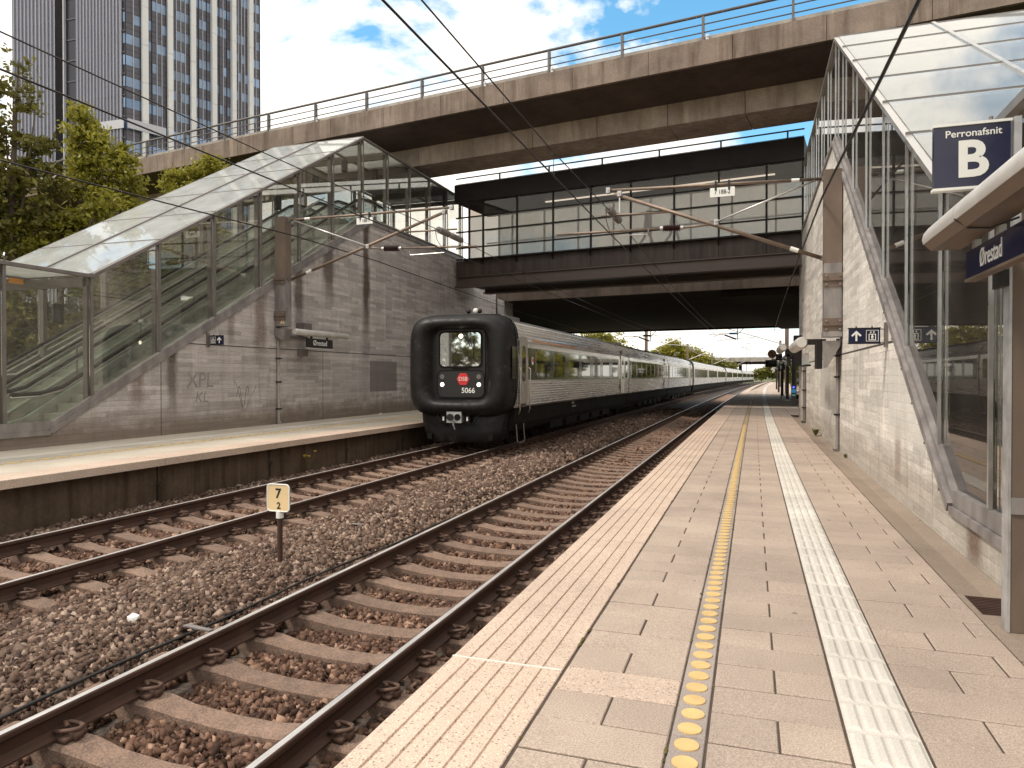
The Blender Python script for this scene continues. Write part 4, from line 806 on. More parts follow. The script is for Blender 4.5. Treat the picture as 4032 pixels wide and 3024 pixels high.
def unit(y0, detail):
    e1, e2, e3 = y0 + (UE - 18.15), y0 + (UE - 18.15) + 16.9, y0 + 56.0
    for j, (a, b) in enumerate(((y0 + .8, e1 - .12), (e1 + .12, e2 - .12), (e2 + .12, e3 - .8))):
        o = body(a, b)
        for q in ((a + 2.6, b - .6) if j == 0 else ((b - .6,) if j == 1 else (b - 2.6,))): bogie(q, o) if detail else None
        if not detail: side_panel('window_band', MT['band'], o, a + 1.0, b - 1.0, 1.49, 2.38, .05)
        if j < 2: MB().sweep([(TCX + x * .985, .3 + (z - .3) * .99) for x, z in half] + [(TCX - x * .985, .3 + (z - .3) * .99) for x, z in half[::-1][1:]], [b - .01, b + .25]).build('gangway_bellows', MT['rubber'], TR, fix=True)
        if detail:
            if j == 0:
                side_panel('window_band', MT['band'], o, sideY(2081), b - 2.9, 1.47, 2.40, .03, 1.549, .008)
                wins = [(sideY(p), sideY(q)) for p, q in ((2109, 2163), (2180, 2223), (2239, 2277), (2288, 2321), (2334, 2361), (2372, 2397), (2410, 2430))]
            else:
                side_panel('window_band', MT['band'], o, a + .15, b - (2.6 if j == 1 else 4), 1.47, 2.40, .03, 1.549, .008)
                n_ = 8 if j == 1 else 7; wins = [(a + .6 + i * 1.78, a + 1.95 + i * 1.78) for i in range(n_)]
            for (p, q) in wins: side_panel('window', MT['trainglass'], o, p, q, 1.53, 2.36, .14, 1.556, .012)
            # rear door with flanking strips
            d0 = b - 2.35; side_panel('door', MT['silver'], o, d0, d0 + .95, .76, 2.58, .12, 1.553, .012); side_panel('door_window', MT['trainglass'], o, d0 + .28, d0 + .68, 1.45, 2.36, .12, 1.567, .006)
            side_panel('door_window', MT['trainglass'], o, b - 1.05, b - .45, 1.5, 2.36, .12, 1.556, .008)
            side_panel('destination_display', MT['blackm'], o, d0 + .05, d0 + .55, 2.66, 2.86, .02, 1.50, .03)
            for z0, z1 in ((.95, 1.2), (1.25, 1.33)): side_panel('door_control', MT['blackm'], o, d0 - .30, d0 - .2, z0, z1, .01, 1.55, .012)
            m_ = MB(); m_.box(TCX - .5 + bend(a), TCX + .6 + bend(a), a + 1.5, a + 3, 3.33, 3.45).box(TCX - .5 + bend(a), TCX + .6 + bend(a), b - 3.5, b - 2, 3.33, 3.43); m_.build('roof_unit', MT['roof'], o)
            for k in range(5): yq = a + 4.8 + k * 2.1; m_ = MB(); m_.box(TCX + 1.15 + bend(yq), TCX + 1.34 + bend(yq), yq - .8, yq + .8, -.16, .5); m_.build('equipment_box', MT['under'], o)
        if j == 0: first = o
    return first, e3
C1, UE3 = unit(18.15, True)
# ---- nose
def sup(a, b, cx, cz, y, n=5.0, N=56):
    out = []
    for k in range(N):
        t = 2 * math.pi * k / N; c, s = math.cos(t), math.sin(t)
        out.append((cx + a * abs(c) ** (2 / n) * (1 if c > 0 else -1), y, cz + b * abs(s) ** (2 / n) * (1 if s > 0 else -1)))
    return out
ncx = TCX + .0; bx = bend(18.5)
def nose_loops(y, d=1):
    L = [(.90, 1.52, 1.42, 0), (.66, 1.56, 1.445, 0), (.42, 1.55, 1.44, 0), (.24, 1.51, 1.41, 0), (.11, 1.43, 1.345, .0), (.03, 1.31, 1.25, .01), (.0, 1.18, 1.15, .02), (.04, 1.05, 1.08, .03), (.13, .95, 1.03, .03), (.25, .875, 1.0, .03), (.34, .83, .985, .03), (.36, .78, .97, .03)]
    return [sup(a, b, TCX + bend(y), 1.87 + dz, y + d * yo, 5.2 if a > .9 else 7) for yo, a, b, dz in L]
N = MB().loft(nose_loops(18.10), True, True).build('rubber_nose', MT['rubber'], TR, smooth=True, fix=True); N.data.set_sharp_from_angle(angle=R(60))
FY = 18.455
def front(name, mat, x0, x1, z0, z1, r, y, th, par): return MB().prism([(x, y, z) for x, z in rr_pts(x0, x1, z0, z1, r)], (0, -th, 0)).build(name, mat, par, fix=True)
PX = TCX + bx
front('cab_panel', MT['blackm'], PX - .735, PX + .735, .955, 2.88, .16, FY, .012, N)
fr = front('windscreen_frame', MT['under'], PX - .66, PX + .66, 1.80, 2.84, .14, FY - .010, .020, N)
MT['screen'] = M('windscreen_glass', (.05, .045, .042), .02, 0, var=.3, scale=5, rvar=.01, spec=1.0); MT['screen'].node_tree.nodes['Principled BSDF'].inputs['IOR'].default_value = 3.6
sc_ = front('windscreen', MT['screen'], PX - .61, PX + .61, 1.85, 2.79, .12, FY - .028, .006, N)
low = front('lamp_panel', MT['black'], PX - .70, PX + .70, .99, 1.72, .15, FY - .010, .012, N)
m_ = MB(); rp = rr_pts(PX - .71, PX + .71, .98, 1.73, .16); m_.tube([(x, FY - .024, z) for x, z in rp + rp[:1]], .012, 5, False); m_.build('panel_trim', MT['under'], N)
for s in (-1, 1):
    h = MB().cyl((PX + s * .555, FY - .02, 1.335), (PX + s * .555, FY - .035, 1.335), .055, 16).build('headlight', MT['head'], N)
    MB().cyl((PX + s * .555, FY - .02, 1.555), (PX + s * .555, FY - .034, 1.555), .07, 16).build('tail_light', MT['insul_g'], N)
MB().cyl((PX + .02, FY - .034, 2.69), (PX + .02, FY - .040, 2.69), .062, 16).build('cab_lamp', MT['cablight'], N)
m_ = MB(); m_.prism([(PX + .08 + .19 * math.cos(k * math.pi / 3), FY - .022, 1.49 + .19 * math.sin(k * math.pi / 3)) for k in range(6)], (0, -.006, 0)); LG = m_.build('logo_badge', MT['red'], N, fix=True)
text('DSB', .155, (PX + .08, FY - .0295, 1.49), (1, 0, 0), (0, 0, 1), MT['white'], N, 'logo_lettering', .003, .0)
text('5066', .205, (PX + .235, FY - .0245, 1.165), (1, 0, 0), (0, 0, 1), MT['white'], N, 'number_lettering', .003, .012)
m_ = MB(); m_.tube([(PX + .05, FY - .05, 2.84), (PX + .30, FY - .055, 2.42), (PX + .47, FY - .05, 2.33)], .012, 5).tube([(PX + .11, FY - .05, 2.84), (PX + .36, FY - .055, 2.42)], .009, 5).tube([(PX + .42, FY - .048, 2.62), (PX + .40, FY - .048, 2.05)], .012, 5); m_.build('wiper', MT['blackm'], N)
for i in range(3): MB().box(PX - .62 + i * .11, PX - .54 + i * .11, FY - .022, FY - .012, 1.745 + .0, 1.775).build('name_plate', MT['blackm'], N)
for yo, a, b in ((.60, 1.562, 1.447), (.88, 1.535, 1.432)):
    lp_ = sup(a, b, TCX + bx, 1.87, 18.10 + yo, 5.2); MB().tube(lp_ + lp_[:1], .012, 5, False).build('nose_seam', MT['under'], N, smooth=True)
for s_ in (-1, 1):
    MB().tube([(PX + s_ * .62, 18.30, .60), (PX + s_ * .60, 18.22, .45), (PX + s_ * .50, 18.20, .28), (PX + s_ * .36, 18.26, .22)], .022, 6).build('brake_hose', MT['under'], TR, smooth=True)
    MB().box(PX + s_ * .92 - .07, PX + s_ * .92 + .07, 18.36, 18.44, -.20, -.05).build('rail_guard', MT['under'], TR)
for i in range(5): MB().box(PX - .25, PX + .25, FY - .020, FY - .012, 1.742 + i * .011, 1.748 + i * .011).build('cab_grille_slat', MT['under'], N)
def plan(a, y0, yb, z): return [(PX - a, yb, z), (PX - a, y0 + .35, z), (PX - a * .96, y0 + .16, z), (PX - a * .82, y0 + .05, z), (PX - a * .45, y0, z), (PX + a * .45, y0, z), (PX + a * .82, y0 + .05, z), (PX + a * .96, y0 + .16, z), (PX + a, y0 + .35, z), (PX + a, yb, z)]
MB().loft([plan(1.30, 18.48, 19.2, .62), plan(1.27, 18.46, 19.2, .35), plan(1.22, 18.42, 19.2, .05), plan(1.12, 18.42, 19.2, -.18), plan(.98, 18.48, 19.15, -.285)]).build('snow_plough', MT['rubber'], TR, fix=True, auto=40)
for s in (-1, 1): MB().loft([plan(1, 18, 19, 0)], False, False) if False else None
cpl = MB(); cpl.box(PX - .30, PX + .14, 18.16, 18.62, .275, .585).build('coupler', MT['galv'], TR)
for x, mt_ in ((-.185, MT['blackm']), (.025, MT['under'])): cpl2 = MB().cyl((PX + x, 18.17, .43), (PX + x, 18.10 if x < 0 else 18.155, .43), .095, 18).build('coupler_cone', mt_, TR)
for x in (-.44, .28): o = MB().box(PX + x - .08, PX + x + .08, 18.25, 18.6, .26, .60).build('coupler_contact_box', MT['under'], TR); MB().box(PX + x - .025, PX + x + .025, 18.244, 18.25, .33, .44).build('label_plate', MT['white'], TR)
MB().tube([(PX - .1, 18.14, .32), (PX - .06, 18.08, .2), (PX - .02, 18.08, .1)], .025, 6).build('coupler_hose', MT['galv_d'], TR)
for x, mt_ in ((.12, MT['blackm']), (.34, MT['white']), (.46, MT['blackm'])):
    bm = bmesh.new(); bmesh.ops.create_uvsphere(bm, u_segments=14, v_segments=8, radius=.07 if mt_ != MT['white'] else .085); me = bpy.data.meshes.new('roof_horn'); bm.to_mesh(me); bm.free(); me.materials.append(mt_); me.shade_smooth(); link('roof_horn', me, TR, at(TR, (PX + x, 18.75, 3.41)))
m_ = MB(); m_.tube([(TCX + 1.545 + bx, 18.52, 1.5), (TCX + 1.60 + bx, 18.52, 1.42), (TCX + 1.60 + bx, 18.52, 1.2), (TCX + 1.545 + bx, 18.52, 1.12)], .014, 6).build('grab_handle', MT['rubber'], TR)
# cab side window, cab door, badges on the first carriage
side_panel('cab_window', MT['band'], C1, sideY(2016), sideY(2040), 1.49, 2.38, .03)
d0, d1 = sideY(2045), sideY(2076)
side_panel('cab_door', MT['silver_d'], C1, d0, d1, .74, 2.70, .16, 1.551, .014); side_panel('door_window', MT['trainglass'], C1, d0 + .2, d1 - .2, 1.42, 2.44, .14, 1.564, .008); side_panel('door_step_plate', MT['blackm'], C1, d0 + .1, d1 - .2, .745, .79, .01, 1.566, .006)
for y in (d0 - .09, d1 + .09):
    X = TCX + bend(y); m_ = MB(); m_.tube([(X + 1.55, y, 1.83), (X + 1.62, y, 1.78), (X + 1.62, y, 1.70), (X + 1.60, y, 1.2), (X + 1.60, y, .62), (X + 1.55, y, .5)], .018, 6); m_.build('grab_rail', MT['alu'], C1, smooth=True)
side_panel('door_handle', MT['alu'], C1, d0 + .12, d0 + .24, 1.10, 1.34, .05, 1.567, .012)
side_panel('orange_stripe', MT['orange'], C1, sideY(2098), sideY(2275), 2.598, 2.635, .01, 1.522, .012)
side_panel('crest', MT['white'], C1, sideY(2092), sideY(2100), 1.90, 2.14, .09, 1.558, .006); side_panel('crest_centre', MT['red'], C1, sideY(2092.7), sideY(2099.3), 1.99, 2.1, .02, 1.565, .004)
X = TCX + 1.556 + bend(20.6); text('1. klasse', .07, (X + .003, 20.55, 1.78), (0, 1, 0), (0, 0, 1), MT['white'], C1, 'class_lettering', .002) if False else None
yq = sideY(2267); text('MF 5066', .11, (TCX + 1.445 + bend(yq), yq, .60), (0, 1, 0), (0, 0, 1), MT['lamp'], C1, 'number_lettering', .003); text('95 86 995 066-6', .09, (TCX + 1.43 + bend(yq), yq + .25, .47), (0, 1, 0), (0, 0, 1), MT['lamp'], C1, 'number_lettering', .003)
y = d0 + .1; X = TCX + 1.42 + bend(y); m_ = MB(); m_.tube([(X, y, .2), (X + .04, y, -.28), (X + .04, y + .1, -.33), (X + .04, y + .6, -.33), (X + .04, y + .68, -.28), (X, y + .68, .2)], .018, 6); m_.build('step_ladder', MT['galv_d'], TR)
# ---- the coupled rear units
ye = UE3
for k in range(3):
    MB().loft(nose_loops(ye, -1)[::1], True, True).build('rubber_nose', MT['rubber'], TR, smooth=True, fix=True)
    MB().loft(nose_loops(ye + .1, 1), True, True).build('rubber_nose', MT['rubber'], TR, smooth=True, fix=True)
    _, ye = unit(ye + .05, False)
# ================================================================ catenary
def wire(label, pts, r, name='overhead_wire'):
    mb = MB(); mb.tube([(x + bend(y), y, z) for x, y, z in pts], r, 5); return tag(mb.build(name, MT['wire'], smooth=True), label, 'wire')
def lin(x, zs, step=2.0):
    out = []
    for (ya, za), (yb, zb) in zip(zs, zs[1:]):
        n = max(1, int((yb - ya) / step))
        for i in range(n): t = i / n; out.append((x, ya + (yb - ya) * t, za + (zb - za) * t))
    out.append((x, zs[-1][0], zs[-1][1])); return out
wire('contact wire hanging over the near track', lin(-3.1, [(-8, 4.9), (5.6, 4.88), (16.2, 4.82), (60, 4.85), (130, 4.9)]), .0135)
wire('carrying wire of the near track, held by the grey insulators', lin(-3.04, [(-8, 5.35), (6, 5.20), (11, 5.16), (16.2, 5.27), (30, 5.1), (45, 5.1), (60, 5.3), (90, 5.1), (130, 5.3)]), .010)
wire('contact wire hanging over the train track', lin(-7.8, [(-8, 4.9), (5.6, 4.915), (17.9, 4.93), (60, 4.9), (130, 4.9)]), .0135)
wire('carrying wire above the train track', lin(-7.8, [(-8, 5.45), (5.6, 5.325), (10, 5.32), (17.9, 5.40), (30, 5.2), (45, 5.2), (60, 5.4), (90, 5.2), (130, 5.4)]), .010)
wire('thick feeder cable strung along the stained wall', lin(-12.8, [(-4, 5.25), (9.2, 5.44), (13.75, 5.57), (17.8, 5.70), (22.7, 5.70), (37.3, 5.30), (66, 5.0)]), .018)
wire('thick black feeder cable running past the pale wall to the steel mast', lin(1.33, [(1.0, 4.62), (6.85, 4.74), (9.4, 4.86), (15.9, 5.22), (30, 5.28), (64, 5.40)]), .022)
for X, Y, z0, z1, lb in ((-3.07, 11.2, 4.85, 5.16, 'dropper wire between the two near track wires, before the grey insulators'), (-3.07, 23.5, 4.83, 5.16, 'dropper wire between the two near track wires, under the footbridge'), (-7.8, 24.5, 4.93, 5.25, 'dropper wire between the two train track wires')):
    mb = MB(); mb.cyl((X + bend(Y), Y, z0), (X + bend(Y), Y, z1), .006, 5).obox((X + bend(Y), Y, z0), (.012, 0, 0), (0, .03, 0), (0, 0, .02)).obox((X + bend(Y), Y, z1), (.012, 0, 0), (0, .03, 0), (0, 0, .02)); tag(mb.build('dropper_wire', MT['wire']), lb, 'wire')
def mast(label, X0, X1, Y, z0, z1, bz, wx):
    T = thing('catenary_mast', ((X0 + X1) / 2, Y, z0), label, 'mast', 'steel masts fixed to the station walls')
    zm = z0 + (z1 - z0) * .42
    for a, b, m_ in ((z0, zm, MT['rust_galv']), (zm, z1, MT['corten'])):
        q = MB(); q.box(X0, X1, Y - .155, Y - .14, a, b).box(X0, X1, Y + .14, Y + .155, a, b).box((X0 + X1) / 2 - .006, (X0 + X1) / 2 + .006, Y - .14, Y + .14, a, b).box(X0, X0 + .016, Y - .14, Y + .14, a, b).box(X1 - .016, X1, Y - .14, Y + .14, a, b).build('mast_section', m_, T)
    for z in bz:
        q = MB(); q.box(min(X0, wx) - .03, max(X1, wx) + .03, Y - .19, Y - .157, z, z + .14).box(min(X0, wx) - .03, max(X1, wx) + .03, Y - .175, Y - .157, z - .14, z - .01).box(min(X0, wx) - .03, max(X1, wx) + .03, Y - .215, Y - .157, z - .012, z + .002).build('clamp_plate', MT['corten'], T)
        for dx in (X0 + .04, X1 - .04):
            for dz in (.09, -.09): MB().cyl((dx, Y - .19, z + dz), (dx, Y - .225, z + dz), .022, 6).build('bolt', MT['rust_galv'], T)
    return T
LMs = mast('brown steel mast bolted to the stained wall, carrying the train track cantilever', -13.38, -13.03, 17.9, 3.05, 6.28, (3.35, 4.42), -13.4)
MB().prism([(-13.395, 17.72, 2.98), (-13.02, 17.72, 2.98), (-13.1, 17.72, 2.62), (-13.395, 17.72, 2.78)], (0, .36, 0)).build('foot_hood', MT['rust_galv'], LMs, fix=True)
q = MB(); q.prism([(-13.0, 17.62, 3.12), (-13.0, 17.80, 3.12), (-13.0, 17.71, 3.34)], (.006, 0, 0)) if False else q.prism([(-13.19, 17.738, 3.12), (-13.04, 17.738, 3.12), (-13.115, 17.738, 3.29)], (0, -.006, 0)); q.build('warning_triangle', MT['yellow'], LMs, fix=True)
q = MB(); q.prism([(-13.123, 17.731, 3.15), (-13.107, 17.731, 3.15), (-13.11, 17.731, 3.235), (-13.122, 17.731, 3.235)], (0, -.003, 0)); q.build('warning_mark', MT['black'], LMs, fix=True)
RMs = mast('brown steel mast bolted to the pale wall, carrying the near track cantilever', 1.42, 1.76, 16.2, 2.50, 5.84, (2.62, 3.55), 1.78)
MB().box(1.40, 1.77, 16.0, 16.4, 2.38, 2.49).build('foot_plate', MT['rust_galv'], RMs)
def finned(p, q, r, n, par, mat):
    p, q = Vector(p), Vector(q); pts = []; rs = []
    for i in range(n * 2 + 1): pts.append(p.lerp(q, i / (n * 2))); rs.append(r if i % 2 else r * .55)
    MB().tube(pts, rs, 14).build('insulator', mat, par, auto=20)
def arm(label, Y, pole, tip, base, hinge, regend, ins0, ins1, m0, m1, link_x, signx, txt, sgn):
    """cantilever bracket in the plane y = Y; all points (x, z)"""
    P = lambda a, dy=0: (a[0], Y + dy, a[1])
    T = thing('cantilever_arm', P(pole), label, 'catenary arm', 'cantilever arms over the tracks')
    MB().tube([P(pole), P((tip[0] - sgn * .05, tip[1]))], .034, 10).build('top_tube', MT['tube'], T, smooth=True)
    MB().tube([P(base, .0), P((base[0] + (tip[0] - base[0]) * .97, base[1] + (tip[1] - .04 - base[1]) * .97), 0)], .042, 10).build('strut_tube', MT['tube'], T, smooth=True)
    for a, b, r_ in ((pole, .10, .040), (base, .10, .048)):
        o = tip if a is pole else (tip[0], tip[1] - .04); q = (a[0] + (o[0] - a[0]) * b, a[1] + (o[1] - a[1]) * b); q2 = (a[0] + (o[0] - a[0]) * (b + .035), a[1] + (o[1] - a[1]) * (b + .035)); MB().tube([P(q), P(q2)], r_, 10).build('tube_sleeve', MT['white'], T)
    MB().tube([P((pole[0] + sgn * .15, pole[1] - .03), -.03), P(hinge, -.05)], .02, 8).build('stay_rod', MT['alu'], T, smooth=True)
    for a in (pole, base): q = MB(); q.obox(P((a[0] - sgn * .05, a[1])), (.07, 0, 0), (0, .035, 0), (0, 0, .05)); q.build('pivot_bracket', MT['galv_d'], T)
    for a in (hinge, tip, (link_x, tip[1] - .1)): q = MB(); q.obox(P(a), (.045, 0, 0), (0, .06, 0), (0, 0, .06)); q.cyl(P(a, -.09), P(a, .09), .016, 6); q.build('clamp', MT['galv'], T)
    MB().tube([P((hinge[0], hinge[1] - .03)), P(ins0)], .026, 8).build('registration_tube', MT['tube'], T, smooth=True); MB().tube([P(ins1), P(regend)], .026, 8).build('registration_tube', MT['tube'], T, smooth=True)
    d = (ins1[0] - ins0[0]) * .12
    for a, b in ((ins0, (ins0[0] + d, ins0[1])), ((ins1[0] - d, ins1[1]), ins1)): MB().tube([P(a), P(b)], .05, 10).build('insulator_cap', MT['galv'], T)
    finned(P((ins0[0] + d, ins0[1])), P((ins1[0] - d, ins1[1])), .085, 9, T, MT['insul'])
    MB().tube([P(m0), P(m1)], .024, 8).build('support_tube', MT['tube'], T, smooth=True)
    MB().tube([P((link_x, tip[1] - .05)), P((link_x, m1[1] + .02))], .02, 8).build('drop_link', MT['alu'], T)
    zr = regend[1]; MB().tube([P((ins1[0] + sgn * .25, zr - .02), -.02), P((ins1[0] + sgn * .28, zr - .13), -.02), P((link_x + sgn * .0, zr - .12), -.02)], .011, 6).build('steady_arm', MT['alu'], T)
    q = MB(); q.prism([(x, Y - .06, z) for x, z in rr_pts(signx - .26, signx + .26, tip[1] - .28 if sgn > 0 else tip[1] - .35, tip[1] - .10 if sgn > 0 else tip[1] - .15, .02)], (0, .012, 0)); PL_ = q.build('number_plate', MT['white'], T, fix=True)
    text(txt, .135, (signx, Y - .063, (tip[1] - .19 if sgn > 0 else tip[1] - .25)), (1, 0, 0), (0, 0, 1), MT['black'], T, 'lettering', .003, .006, sx=.8)
    for dx in (-.14, .14): q = MB(); q.obox((signx + dx, Y - .02, tip[1] - .06 if sgn > 0 else tip[1] - .1), (.02, 0, 0), (0, .05, 0), (0, 0, .10)); q.build('plate_clip', MT['blackm'], T)
    return T
arm('cantilever arm over the train track, with number plate 7 188-1', 17.9, (-12.96, 6.19), (-7.76, 6.17), (-12.90, 4.44), (-10.34, 5.26), (-7.0, 5.07), (-9.9, 5.17), (-9.28, 5.15), (-9.13, 5.59), (-7.6, 5.57), -7.98, -10.42, '7 188-1', 1)
arm('cantilever arm over the near track, with number plate 7 188-2', 16.2, (1.40, 5.69), (-3.12, 5.82), (1.38, 4.04), (-.74, 4.93), (-4.35, 4.89), (-1.44, 4.86), (-1.95, 4.875), (-1.67, 5.23), (-3.3, 5.25), -2.86, -.61, '7 188-2', -1)
for X, ya, yb, z, lb in ((-3.03, 15.55, 16.9, 5.27, 'near track'), (-7.8, 17.0, 18.6, 5.40, 'train track')):
    T = thing('section_insulator', (X, ya, z), 'pair of grey cylinder insulators in the carrying wire above the %s' % lb, 'insulator', 'wire insulators')
    for a, b in ((ya, (ya + yb) / 2 - .06), ((ya + yb) / 2 + .06, yb)):
        MB().tube([(X + bend(a), a, z), (X + bend(a), a + .04, z), (X + bend(a), a + .05, z), (X + bend(b), b - .05, z), (X + bend(b), b - .04, z), (X + bend(b), b, z)], [.03, .03, .085, .085, .03, .03], 14).build('insulator', MT['insul_g'], T, auto=30)
    MB().tube([(X, ya - .1, z), (X - .03, ya + .1, z - .25), (X - .02, ya + .4, z - .42), (X, ya + .7, z - .44)], .008, 5).build('jumper_cable', MT['cable'], T)
# ================================================================ pipes on the walls
def pipe(label, p, z0, z1, r, mat, nx, clamps):
    T = thing('drainpipe', (p[0], p[1], z0), label, 'pipe'); MB().cyl((p[0], p[1], z0), (p[0], p[1], z1), r, 10).build('tube', mat, T, smooth=False, auto=40)
    for z in clamps: q = MB(); q.obox((p[0], p[1], z), (r + .03, 0, 0), (0, r + .02, 0), (0, 0, .02)); q.build('pipe_clamp', MT['blackm'], T)
    q = MB(); q.tube([(p[0] + nx * .03, p[1], z0 + .04), (p[0] + nx * .06, p[1] - .03, z0 + .015)], r * 1.2, 8); q.build('shoe', mat, T)
pipe('pale drainpipe running down the stained wall under the mast', (-13.34, 17.85, LZ), LZ, 2.62, .045, MT['coping'], 1, (.6, 1.4, 2.1))
yq = onX(3297, 1500, 1.73).y; pipe('thin metal drainpipe down the pale wall under the mast', (1.735, yq, -.02), -.02, 2.36, .036, MT['rust_galv'], -1, (.75, 1.55, 2.0))
yq2 = onX(3168, 1500, 1.73).y; pipe('dark drainpipe near the far end of the pale wall', (1.735, yq2, -.02), -.02, 1.95, .06, MT['galv_d'], -1, (.5, 1.1, 1.75))
q = MB(); q.box(1.772, 1.777, yq + .12, yq + .24, 1.40, 1.78); tag(q.build('blue_sticker', MT['blue']), 'small bright blue sticker on the pale wall beside the thin drainpipe', 'sticker')
# ================================================================ signs
def arrow(m_, c, s, y, th):   # up arrow in the xz plane
    pts = [(0, .5), (.46, .06), (.34, -.07), (.085, .17), (.085, -.5), (-.085, -.5), (-.085, .17), (-.34, -.07), (-.46, .06)]
    m_.prism([(c[0] + x * s, y, c[1] + z * s) for x, z in pts], (0, -th, 0)); return m_
def lift_icon(m_, c, s, y, th):
    x, z = c
    def fr_(hw, hz, w, cz=0):
        for a in ((-hw, hw, hz - w, hz), (-hw, hw, -hz, -hz + w), (-hw, -hw + w, -hz + w, hz - w), (hw - w, hw, -hz + w, hz - w)): m_.box(x + a[0] * s, x + a[1] * s, y - th, y, z + cz * s + a[2] * s, z + cz * s + a[3] * s)
    fr_(.50, .50, .035); fr_(.29, .29, .06, -.12)
    m_.box(x - .05 * s, x + .05 * s, y - th, y, z + .02 * s, z + .12 * s); m_.box(x - .09 * s, x + .09 * s, y - th, y, z - .14 * s, z + .005 * s); m_.box(x - .08 * s, x - .02 * s, y - th, y, z - .33 * s, z - .145 * s); m_.box(x + .02 * s, x + .08 * s, y - th, y, z - .33 * s, z - .145 * s)
    for dx, up_ in ((-.12, -1), (.12, 1)): m_.prism([(x + (dx + a) * s, y, z + (.32 + b * up_) * s) for a, b in ((0, .09), (.09, 0), (.03, 0), (.03, -.08), (-.03, -.08), (-.03, 0), (-.09, 0))], (0, -th, 0))
    return m_
def lift_sign(label, x0, x1, z0, z1, Y, wx, arrow_first):
    T = thing('lift_sign', (wx, Y, (z0 + z1) / 2), label, 'sign', 'navy lift direction signs')
    B_ = MB().box(x0, x1, Y - .025, Y + .025, z0, z1).build('sign_board', MT['navy'], T)
    for z in (z0 - .012, z1 + .002): MB().box(x0 - .006, x1 + .006, Y - .032, Y + .032, z, z + .012).build('sign_trim', MT['steel_d'], T)
    xm = (x0 + x1) / 2; zc = (z0 + z1) / 2; h = (z1 - z0); xa, xi = (x0 + (x1 - x0) * .25, x0 + (x1 - x0) * .75); xa, xi = (xa, xi) if arrow_first else (xi, xa)
    MB().box(xm - .003, xm + .003, Y - .029, Y - .0252, z0 + .01, z1 - .01).build('divider', MT['blackm'], T)
    arrow(MB(), (xa, zc), h * .72, Y - .0255, .004).build('arrow_symbol', MT['white'], T, fix=True); lift_icon(MB(), (xi, zc), h * .78, Y - .0255, .004).build('lift_symbol', MT['white'], T)
    e = x1 if abs(wx - x1) < abs(wx - x0) else x0; MB().box(min(e, wx), max(e, wx), Y - .012, Y + .012, z1 - .015, z1 - .003).box(min(e, wx), max(e, wx), Y - .012, Y + .012, z0 + .003, z0 + .015).box(wx - .02, wx + .02, Y - .05, Y + .05, z0 - .06, z1 + .08).build('wall_bracket', MT['galv_d'], T)
    for s in (.25, .75): MB().box(x0 + (x1 - x0) * s - .008, x0 + (x1 - x0) * s + .008, Y - .01, Y + .01, z1 + .014, z1 + .035).build('screw_stud', MT['steel_d'], T)
lift_sign('small navy sign with lift symbol then white arrow, on the stained wall', -13.30, -12.90, 2.39, 2.61, 15.0, -13.38, False)
lift_sign('navy sign with white arrow then lift symbol, on the pale wall', 1.285, 1.685, 2.02, 2.22, 10.95, 1.76, True)
# station name under the lamp on the left wall
T = thing('station_sign', (-12.7, 19.0, 2.6), 'dark station name sign hung under a tube lamp on the stained wall', 'sign', 'station name signs under tube lamps')
MB().box(-12.74, -12.68, 18.35, 19.72, 2.44, 2.72).build('sign_board', MT['black'], T); MB().box(-12.745, -12.675, 18.35, 19.72, 2.415, 2.438).build('sign_trim', MT['lamp'], T)
text('Ørestad', .225, (-12.677, 19.02, 2.585), (0, 1, 0), (0, 0, 1), MT['white'], T, 'lettering', .004, .006, sx=1.0)
for y in (18.6, 19.45): MB().box(-12.73, -12.69, y - .03, y + .03, 2.72, 2.80).build('hanger', MT['blackm'], T)
T = thing('tube_lamp', (-12.7, 19.2, 2.85), 'long grey tube lamp above the station sign on the stained wall', 'lamp', 'long tube lamps')
MB().tube([(-12.7, 17.75, 2.88), (-12.7, 17.8, 2.88), (-12.7, 20.6, 2.88), (-12.7, 20.65, 2.88)], [.07, .095, .095, .06], 14).build('tube_housing', MT['lamp'], T, auto=40)
MB().box(-13.39, -12.72, 18.9, 19.05, 2.84, 2.90).box(-13.39, -13.3, 17.9, 19.3, 2.76, 2.82).box(-13.39, -13.1, 18.8, 19.2, 2.92, 3.22).box(-13.39, -13.2, 18.85, 19.15, 2.2, 2.42).build('wall_arm', MT['galv_d'], T)
# lamp and sign on the mast of the right wall
T = thing('tube_lamp', (1.2, 17.6, 2.3), 'pale tube lamp seen end-on below the mast on the pale wall', 'lamp', 'long tube lamps')
MB().tube([(1.02, 16.4, 2.28), (1.02, 16.45, 2.28), (1.02, 19.2, 2.28), (1.02, 19.25, 2.28)], [.10, .13, .13, .08], 14).build('tube_housing', MT['lamp'], T, auto=40)
MB().box(1.10, 1.5, 16.5, 16.62, 2.24, 2.36).box(1.30, 1.42, 16.3, 16.7, 1.72, 2.30).box(1.42, 1.74, 16.15, 16.5, 2.1, 2.3).build('lamp_bracket', MT['steel_d'], T)
MB().prism([(1.40, 16.1, 2.3), (1.74, 16.1, 2.3), (1.74, 16.1, 2.2), (1.5, 16.1, 1.75), (1.42, 16.1, 1.72)], (0, .03, 0)).build('gusset_plate', MT['rust_galv'], T, fix=True)
T = thing('platform_name_board', (1.02, 17.8, 2.0), 'white-edged name board hung under the end-on tube lamp by the pale wall', 'sign'); MB().box(1.16, 1.20, 16.9, 18.6, 1.83, 2.08).build('sign_board', MT['white'], T); MB().box(1.10, 1.24, 16.88, 18.62, 1.79, 1.825).build('sign_trim', MT['blackm'], T)
